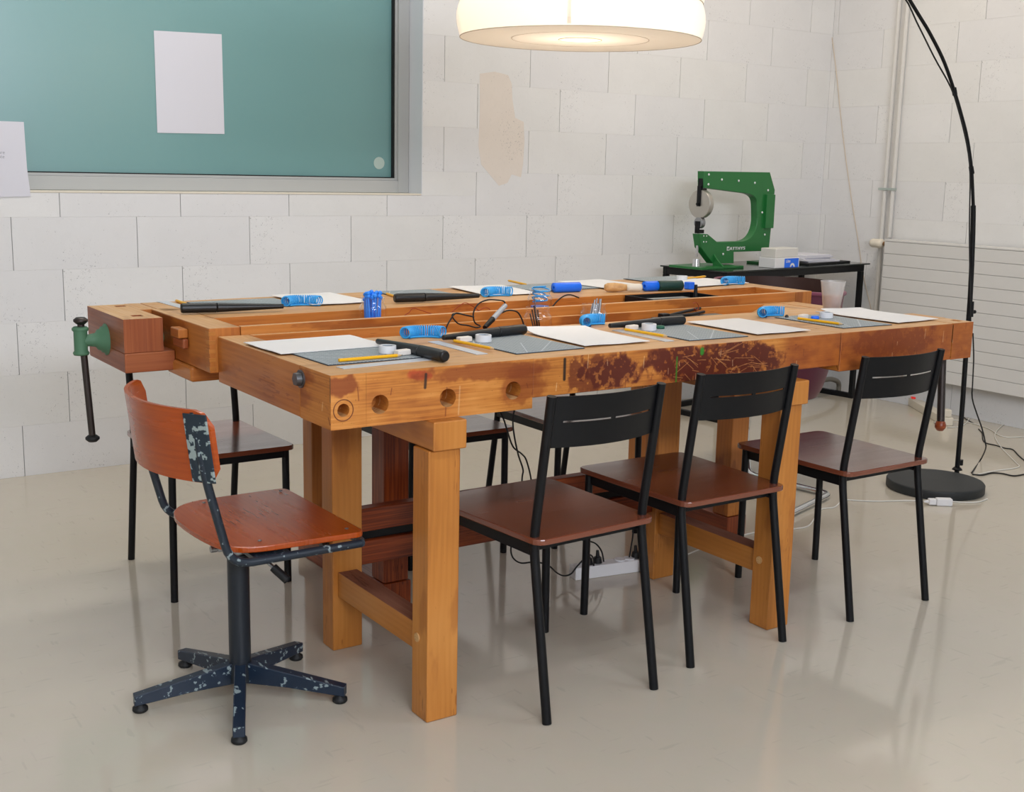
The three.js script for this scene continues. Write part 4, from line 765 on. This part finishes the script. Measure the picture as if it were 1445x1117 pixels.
{
  const L = lay(true);
  L.at('beside the green vise on the wall-side bench'); L.ruler([228, 425.5], [275, 438]); L.pencil([249, 426], [275, 435]); L.mat(.26, -1.14, .02); L.mandrel([400, 433.5], [282, 436.5]); L.sizer([404, 432], [448, 431]); L.paper(.52, -1.155, .02, 0);
  L.at('behind the jar of blue sticks, wall-side bench'); L.pencil([546, 416], [563, 422]); L.mat(.88, -1.14, PI / 2); L.mandrel([676, 418.5], [575, 422]); L.sizer([680, 419], [720, 417]); L.paper(1.165, -1.15, -.12, 0);
  L.at('beside the bright blue foam roll, wall-side bench'); L.pencil([742, 403], [725, 399]); L.mat(1.42, -1.17, .06); L.paper(1.66, -1.16, .05, 0);
  L.at('behind the dark green roll, wall-side bench'); L.tape([962, 397]); L.pencil([969, 394.5], [998, 390.5]); L.paper(2.05, -1.06, PI / 2 + .12, 0); L.sizer([1020, 402.5], [1046, 401]); L.mat(2.02, -1.215, .05);
  // bright blue roll, blue and dark green sanding blocks, burnisher with wooden handle
  const roll = (a, b, r, m, name, label) => { const A = L.Y(...a), Bp = L.Y(...b), l = A.distanceTo(Bp), g = lathe([[r * .35, 0], [r, 0], [r, l], [r * .35, l], [r * .35, 0]], 24); alongX(g); g.translate(0, r, 0); single(name, g, m, label, 'roll', null, [A.x, A.y + .0005, A.z], yawOf(A, Bp)); };
  roll([781, 413], [817, 411.5], .017, M.blue, 'blue_roll', 'bright blue foam roll lying behind the jars');
  roll([909, 411], [928, 410], .0175, M.blue, 'blue_roll', 'short bright blue roll beside the dark green roll');
  roll([929, 410.5], [961, 409.5], .018, M.deepgreen, 'green_roll', 'dark green foam roll between blue roll and blue block');
  const q = L.Y(972.5, 408); single('blue_block', B(-.014, .014, 0, .026, -.014, .014, .003), M.blue, 'small bright blue block beside the dark green roll', 'block', null, [q.x, q.y + .0005, q.z], .1);
  const A = L.Y(853, 412), Bp = L.Y(906, 412), bt = thing('burnisher', 'burnisher with turned wooden handle and pale ferrule behind the jars', 'tool', [A.x, A.y + .0168, A.z], yawOf(A, Bp));
  const hg = lathe([[0, 0], [.010, 0], [.015, .01], [.0165, .035], [.014, .06], [.011, .078], [0, .078]], 24); alongX(hg); part(bt, 'handle', hg, M.beech);
  const fg = lathe([[0, .0782], [.012, .0782], [.0135, .09], [.0135, .125], [.011, .133], [0, .135]], 24); alongX(fg); part(bt, 'ferrule', fg, M.cream);
}

// ------------------------------------------------------------------ trays: jars, engraving pen, wires
function jar(x, z, y0, R, h, label, fill) {
  const t = thing('glass_jar', label, 'jar', [x, y0, z]);
  part(t, 'glass', lathe([[0, 0], [R * .92, 0], [R, .006], [R, h * .72], [R * .97, h * .78], [R * .80, h * .86], [R * .80, h * .88], [R * .84, h * .89], [R * .84, h], [R * .80, h], [R * .76, h * .97], [R * .76, h * .86], [R * .93, h * .77], [R * .955, h * .71], [R * .955, .008], [R * .88, .004], [0, .004]], 36), M.clearGlass);
  fill(t, R, h); return t;
}
const TR1 = H1 - .075, TR2 = .8715 - .08;
{
  const j1 = at(526, 440, 'z', -.79), R = rng(33);
  jar(j1.x, -.79, TR2 + tilt * j1.x + .0005, .040, .125, 'glass jar packed with blue plastic sticks', (t) => {
    for (let i = 0; i < 26; i++) { const a = R() * 6.28, r = Math.sqrt(R()) * .024, a2 = a + (R() - .5), r2 = .008 + r * .75, h = .118 + R() * .02; const g = merge([rod([Math.cos(a) * r, .006, Math.sin(a) * r], [Math.cos(a2) * r2, h, Math.sin(a2) * r2], .0024, .0028, 6), (() => { const s = new THREE.SphereGeometry(.0065, 8, 6); s.translate(Math.cos(a2) * r2, h, Math.sin(a2) * r2); return s; })()]); part(t, 'stick', g, M.stickBlue); }
  });
  const j2 = at(759, 440, 'z', -.575);
  jar(j2.x, -.575, TR1 + .0005, .043, .118, 'glass jar with dark files standing in the near tray', (t) => {
    for (let i = 0; i < 5; i++) { const g = rod([-.005 + i * .005, .006, .012 - i * .003], [-.024 + i * .004, .10 + (i % 3) * .012, -.006 + i * .004], .0022, .0022, 6); part(t, 'file', g, M.darkSteel); }
    part(t, 'file', rod([.012, .006, .0], [-.014, .148, .0], .0013, .0013, 6), M.steel);
  });
  const j3 = at(838, 430, 'z', -.575);
  jar(j3.x, -.575, TR1 + .0005, .043, .118, 'glass jar full of pale steel nails and punches', (t) => {
    for (let i = 0; i < 18; i++) { const a = R() * 6.28, r = Math.sqrt(R()) * .02; part(t, 'punch', rod([Math.cos(a) * r - .008, .006, Math.sin(a) * r], [Math.cos(a) * r * .7 + .012, .11 + R() * .025, Math.sin(a) * r * .7], .002, .0022, 6), M.alu); }
  });
  const j4 = at(762, 420, 'z', -.79);
  jar(j4.x, -.79, TR2 + tilt * j4.x + .0005, .040, .125, 'glass jar holding coiled blue plastic film in the far tray', (t) => {
    for (let k = 0; k < 7; k++) { const g = new THREE.TorusGeometry(.020 + (k % 3) * .004, .0022, 6, 28); g.rotateX(PI / 2 + (k % 2 - .5) * .35); g.translate((k % 3 - 1) * .003, .085 + k * .0075, 0); part(t, 'film_coil', g, M.skyblue); }
    const g = new THREE.CylinderGeometry(.029, .028, .04, 28); g.translate(0, .05, 0); part(t, 'film_roll', g, std(0x3a6fd0, .4));
  });
  // engraving pen and cable
  const a = at(713, 431, 'z', -.60), b = at(684, 462, 'z', -.53);
  const dir = b.clone().sub(a), mid = a.clone().addScaledVector(dir, .62);
  const pen = thing('engraving_pen', 'grey and black engraving pen leaning on the tray edge, cable looped', 'pen', [a.x, a.y, a.z]);
  part(pen, 'barrel', rod([0, 0, 0], mid.clone().sub(a), .0072, .0078, 16), std(0xa9adb2, .4)); part(pen, 'grip', rod(mid.clone().sub(a), b.clone().sub(a), .0085, .0065, 16), M.black);
  const cab = [[713, 431], [711, 425], [700, 423], [688, 423], [676, 428], [669, 438], [668, 448], [671, 456], [678, 460]].map(([x, y]) => at(x, y, 'z', -.60)).concat([[672, 462], [660, 459], [648, 457], [641, 451], [638, 444], [645, 442], [660, 445], [669, 447]].map(([x, y]) => at(x, y, 'z', -.585)), [[655, 444], [643, 442], [635, 452], [630, 462], [629.5, 470]].map(([x, y]) => at(x, y, 'z', -.57)));
  part(pen, 'cable', tube(cab.map(p => p.sub(a)), .0022, 130, 6), M.blackMatte);
  const c2 = [[708, 441], [716, 438], [724, 438], [731, 441], [736, 449], [739, 458], [741, 468]].map(([x, y]) => at(x, y, 'z', -.58));
  single('black_cable', tube(c2, .0024, 40, 6), M.blackMatte, 'black cable arching over the tray beside the engraving pen', 'cable');
  const c3 = [[779, 433], [788, 423], [797, 417], [806, 416], [817, 420]].map(([x, y]) => at(x, y, 'z', -.76));
  single('black_cable', tube(c3, .0024, 30, 6), M.blackMatte, 'black cable arching between the two jars in the far tray', 'cable');
  const wr = [[569, 448], [572, 444], [577, 441], [583, 435], [592, 437], [610, 443], [622, 447], [634, 443], [646, 433], [656, 427], [664, 430], [673, 436], [682, 441], [690, 441], [691, 436], [684, 434], [675, 438], [660, 441]].map(([x, y]) => at(x, y, 'z', -.80));
  single('copper_wire', tube(wr, .0013, 90, 6), std(0x9a3a1e, .35, .5), 'loose bent copper wire in the far tray', 'wire');
  // black file box, dark stand and torch in the trays
  const q = at(905, 428, 'y', TR2 + .02);
  const bx = thing('black_tray', 'shallow black plastic tray with papers inside the far bench tray', 'tray', [1.66, TR2 + tilt * 1.66 + .0005, -.785], .0);
  part(bx, 'tray_body', merge([B(-.15, .15, 0, .004, -.075, .075, 0), B(-.15, .15, .004, .078, -.075, -.071, 0), B(-.15, .15, .004, .078, .071, .075, 0), B(-.15, -.146, .004, .078, -.071, .071, 0), B(.146, .15, .004, .078, -.071, .071, 0)]), M.black);
  part(bx, 'papers', B(-.12, .10, .0045, .066, -.06, .06, .002), std(0x8d8f8c, .6));
  const sb = at(981, 424, 'z', -.755); single('black_wedge', (() => { const g = lathe([[0, 0], [.011, 0], [.0055, .115], [0, .115]], 12); return g; })(), M.black, 'upright tapered black stand in the far tray', 'tool', null, [sb.x, TR2 + tilt * sb.x + .0005, -.755]);
  const st = thing('wire_cutter', 'dark pliers resting on a grey metal plate over the near tray', 'tool', [1.52, TR1 + .0005, -.57]);
  part(st, 'plate', B(-.10, .18, 0, .060, -.045, .045, .002), std(0x6f726c, .45, .5)); 
  const pa = at(937, 444, 'y', H1 + .006), pb = at(988, 432, 'y', H1 + .006);
  part(st, 'jaw', B(pa.x - 1.52 - .016, pa.x - 1.52 + .016, .062, .085, pa.z + .57 - .012, pa.z + .57 + .012, .003), M.black);
  part(st, 'handle', tube([V(pa.x - 1.52, .074, pa.z + .57), V((pa.x + pb.x) / 2 - 1.52, .078, (pa.z + pb.z) / 2 + .57 + .01), V(pb.x - 1.52, .074, pb.z + .57)], .005, 16, 8), M.black);
  part(st, 'handle', tube([V(pa.x - 1.52, .074, pa.z + .57), V((pa.x + pb.x) / 2 - 1.52, .07, (pa.z + pb.z) / 2 + .57 + .03), V(pb.x - 1.52 - .01, .066, pb.z + .57 + .03)], .005, 16, 8), M.black);
  single('copper_wire', tube([[978, 428], [983, 427], [986, 432], [984, 437], [979, 435], [984, 441], [988, 444]].map(([x, y]) => at(x, y, 'z', -.60)), .0013, 40, 6), std(0x9a3a1e, .35, .5), 'short twist of copper wire hanging over the near tray by the pliers', 'wire');
}

// ------------------------------------------------------------------ cables and power strips on the floor
{
  const fl = (pts, r, m, name, label, cat, y = r) => single(name, tube(pts.map(([px, py]) => at(px, py, 'y', y)), r, pts.length * 8, 6), m, label, cat);
  fl([[1372, 669], [1386, 670], [1400, 667], [1415, 668], [1430, 671], [1445, 669], [1470, 664]], .0033, M.blackMatte, 'floor_cable', 'black cable running from the lamp base along the floor', 'cable');
  fl([[1340, 571], [1350, 578], [1362, 590], [1376, 598]], .003, M.blackMatte, 'floor_cable', 'short black cable behind the lamp pole at the wall', 'cable');
  fl([[1381, 605], [1386, 611], [1387, 620], [1392, 625], [1405, 628], [1418, 632], [1429, 634], [1438, 643], [1450, 653]], .003, M.blackMatte, 'floor_cable', 'black cable snaking across the floor between lamp and wall', 'cable');
  fl([[1318, 596], [1330, 593], [1352, 593], [1376, 598], [1396, 605], [1410, 614], [1424, 617], [1445, 616]], .003, M.whiteCord, 'floor_cable', 'cream cable along the wall from the power strip', 'cable');
  fl([[1460, 594], [1436, 594], [1420, 597], [1408, 606], [1404, 616], [1412, 630], [1424, 643], [1434, 653], [1438, 658], [1428, 661], [1405, 664], [1380, 669]], .003, M.whiteCord, 'floor_cable', 'cream cable looping beside the lamp base', 'cable');
  fl([[1337, 603], [1352, 602], [1363, 597], [1368, 588], [1368, 578], [1364, 570]], .003, M.whiteCord, 'floor_cable', 'cream cable coil by the vise handle near the wall', 'cable');
  fl([[1393, 704], [1380, 708], [1362, 708.5], [1342, 707.5]], .003, M.whiteCord, 'extension_lead', 'white lead curling from the lamp base to the in-line socket', 'cable');
  fl([[1304, 707], [1280, 706], [1240, 707], [1210, 706], [1190, 705.5], [1178, 715], [1165, 717], [1158, 719], [1150, 730], [1140, 742], [1120, 746], [1100, 748], [1060, 752], [1000, 770], [960, 786], [930, 798]], .003, M.whiteCord, 'extension_lead', 'white extension lead running under the bench', 'cable');
  const a = at(1304, 707, 'y', .015), b = at(1343, 708, 'y', .015), sk = thing('inline_socket', 'white in-line plug and socket lying before the lamp base', 'socket', [a.x, 0, a.z], yawOf(a, b)), l = a.distanceTo(b);
  part(sk, 'socket', B(l * .42, l, 0, .03, -.016, .016, .005), M.white); part(sk, 'plug', merge([B(l * .15, l * .42, .003, .027, -.013, .013, .004), rod([0, .014, 0], [l * .16, .014, 0], .004, .008, 10)]), M.white);
  // strip on the wall side
  const s0 = at(1288, 560, 'y', .045), s1 = at(1338, 589, 'y', .045), w = thing('power_strip', 'cream power strip with red lit switch lying along the wall', 'power strip', [s0.x, 0, s0.z], yawOf(s0, s1)), sl = s0.distanceTo(s1);
  part(w, 'body', B(0, sl, 0, .045, -.03, .03, .005), M.cream); const sw = part(w, 'switch', B(.005, .06, .045, .055, -.022, .022, .003), new THREE.MeshStandardMaterial({ color: 0x8c0a08, emissive: 0xff1a08, emissiveIntensity: .5, roughness: .3 }), 'red glowing switch');
  part(w, 'plug', B(sl - .05, sl - .005, .046, .085, -.02, .02, .005), M.cream);
  // strip under the bench
  const t0 = at(829, 817, 'y', 0), t1 = at(905, 806.5, 'y', 0), u = thing('power_strip', 'white power strip with black plugs on the floor under the bench', 'power strip', [t0.x, 0, t0.z - .024], yawOf(t0, t1)), tl = .33;
  part(u, 'body', B(-.04, tl, 0, .042, -.024, .024, .004), M.white);
  for (const k of [.05, .085]) part(u, 'outlet', rod([.085 + k, .042, 0], [.085 + k, .046, 0], .018, .018, 20), M.white);
  const plugAt = (x) => part(u, 'plug', merge([rod([x, .043, 0], [x, .062, 0], .015, .012, 12), rod([x, .062, 0], [x - .002, .085, 0], .007, .0045, 10)]), M.blackMatte);
  [.018, .052, .195, .23].forEach(plugAt);
  const cz = -.6, P = (l) => l.map(([x, y, z]) => at(x, y, 'z', z ?? cz));
  single('black_cable', tube(P([[838, 798], [837, 787], [830, 783], [815, 798], [806, 809], [796, 812], [786, 808], [776, 799], [764, 794], [750, 793], [735, 794], [725, 788], [721, 778], [722, 765]]), .0026, 110, 6), M.blackMatte, 'black cable sagging under the chair seat to the power strip', 'cable');
  single('black_cable', tube(P([[852, 792], [849, 778], [842, 768], [834, 764], [822, 762]]), .0026, 40, 6), M.blackMatte, 'short black cable rising from the second plug of the strip', 'cable');
  single('black_cable', tube(P([[888, 786], [891, 768], [893, 755], [894, 735]]), .0026, 30, 6), M.blackMatte, 'black cable rising straight from the power strip near the trestle', 'cable');
  single('black_cable', tube([[704, 570, -.66], [704, 577, -.66], [711, 592, -.66], [716, 608, -.66], [724, 630, -.66], [736, 640, -.66], [743, 650, -.66], [750, 680, -.66], [752, 720, -.64], [748, 760, -.62]].map(([x, y, z]) => at(x, y, 'z', z)), .0026, 70, 6), M.blackMatte, 'black cable hanging from the tray, bent near the chair seat', 'cable');
  single('black_cable', tube([[728, 568, -.64], [724, 590, -.64], [725, 610, -.64], [731, 640, -.64], [738, 662, -.64], [737, 672, -.64], [735, 700, -.64]].map(([x, y, z]) => at(x, y, 'z', z)), .0026, 60, 6), M.blackMatte, 'black cable hanging straight down from the bench tray', 'cable');
}
scene.traverse(o => { if (o.isMesh) { o.castShadow = true; o.receiveShadow = true; } });
renderer.render(scene, camera);
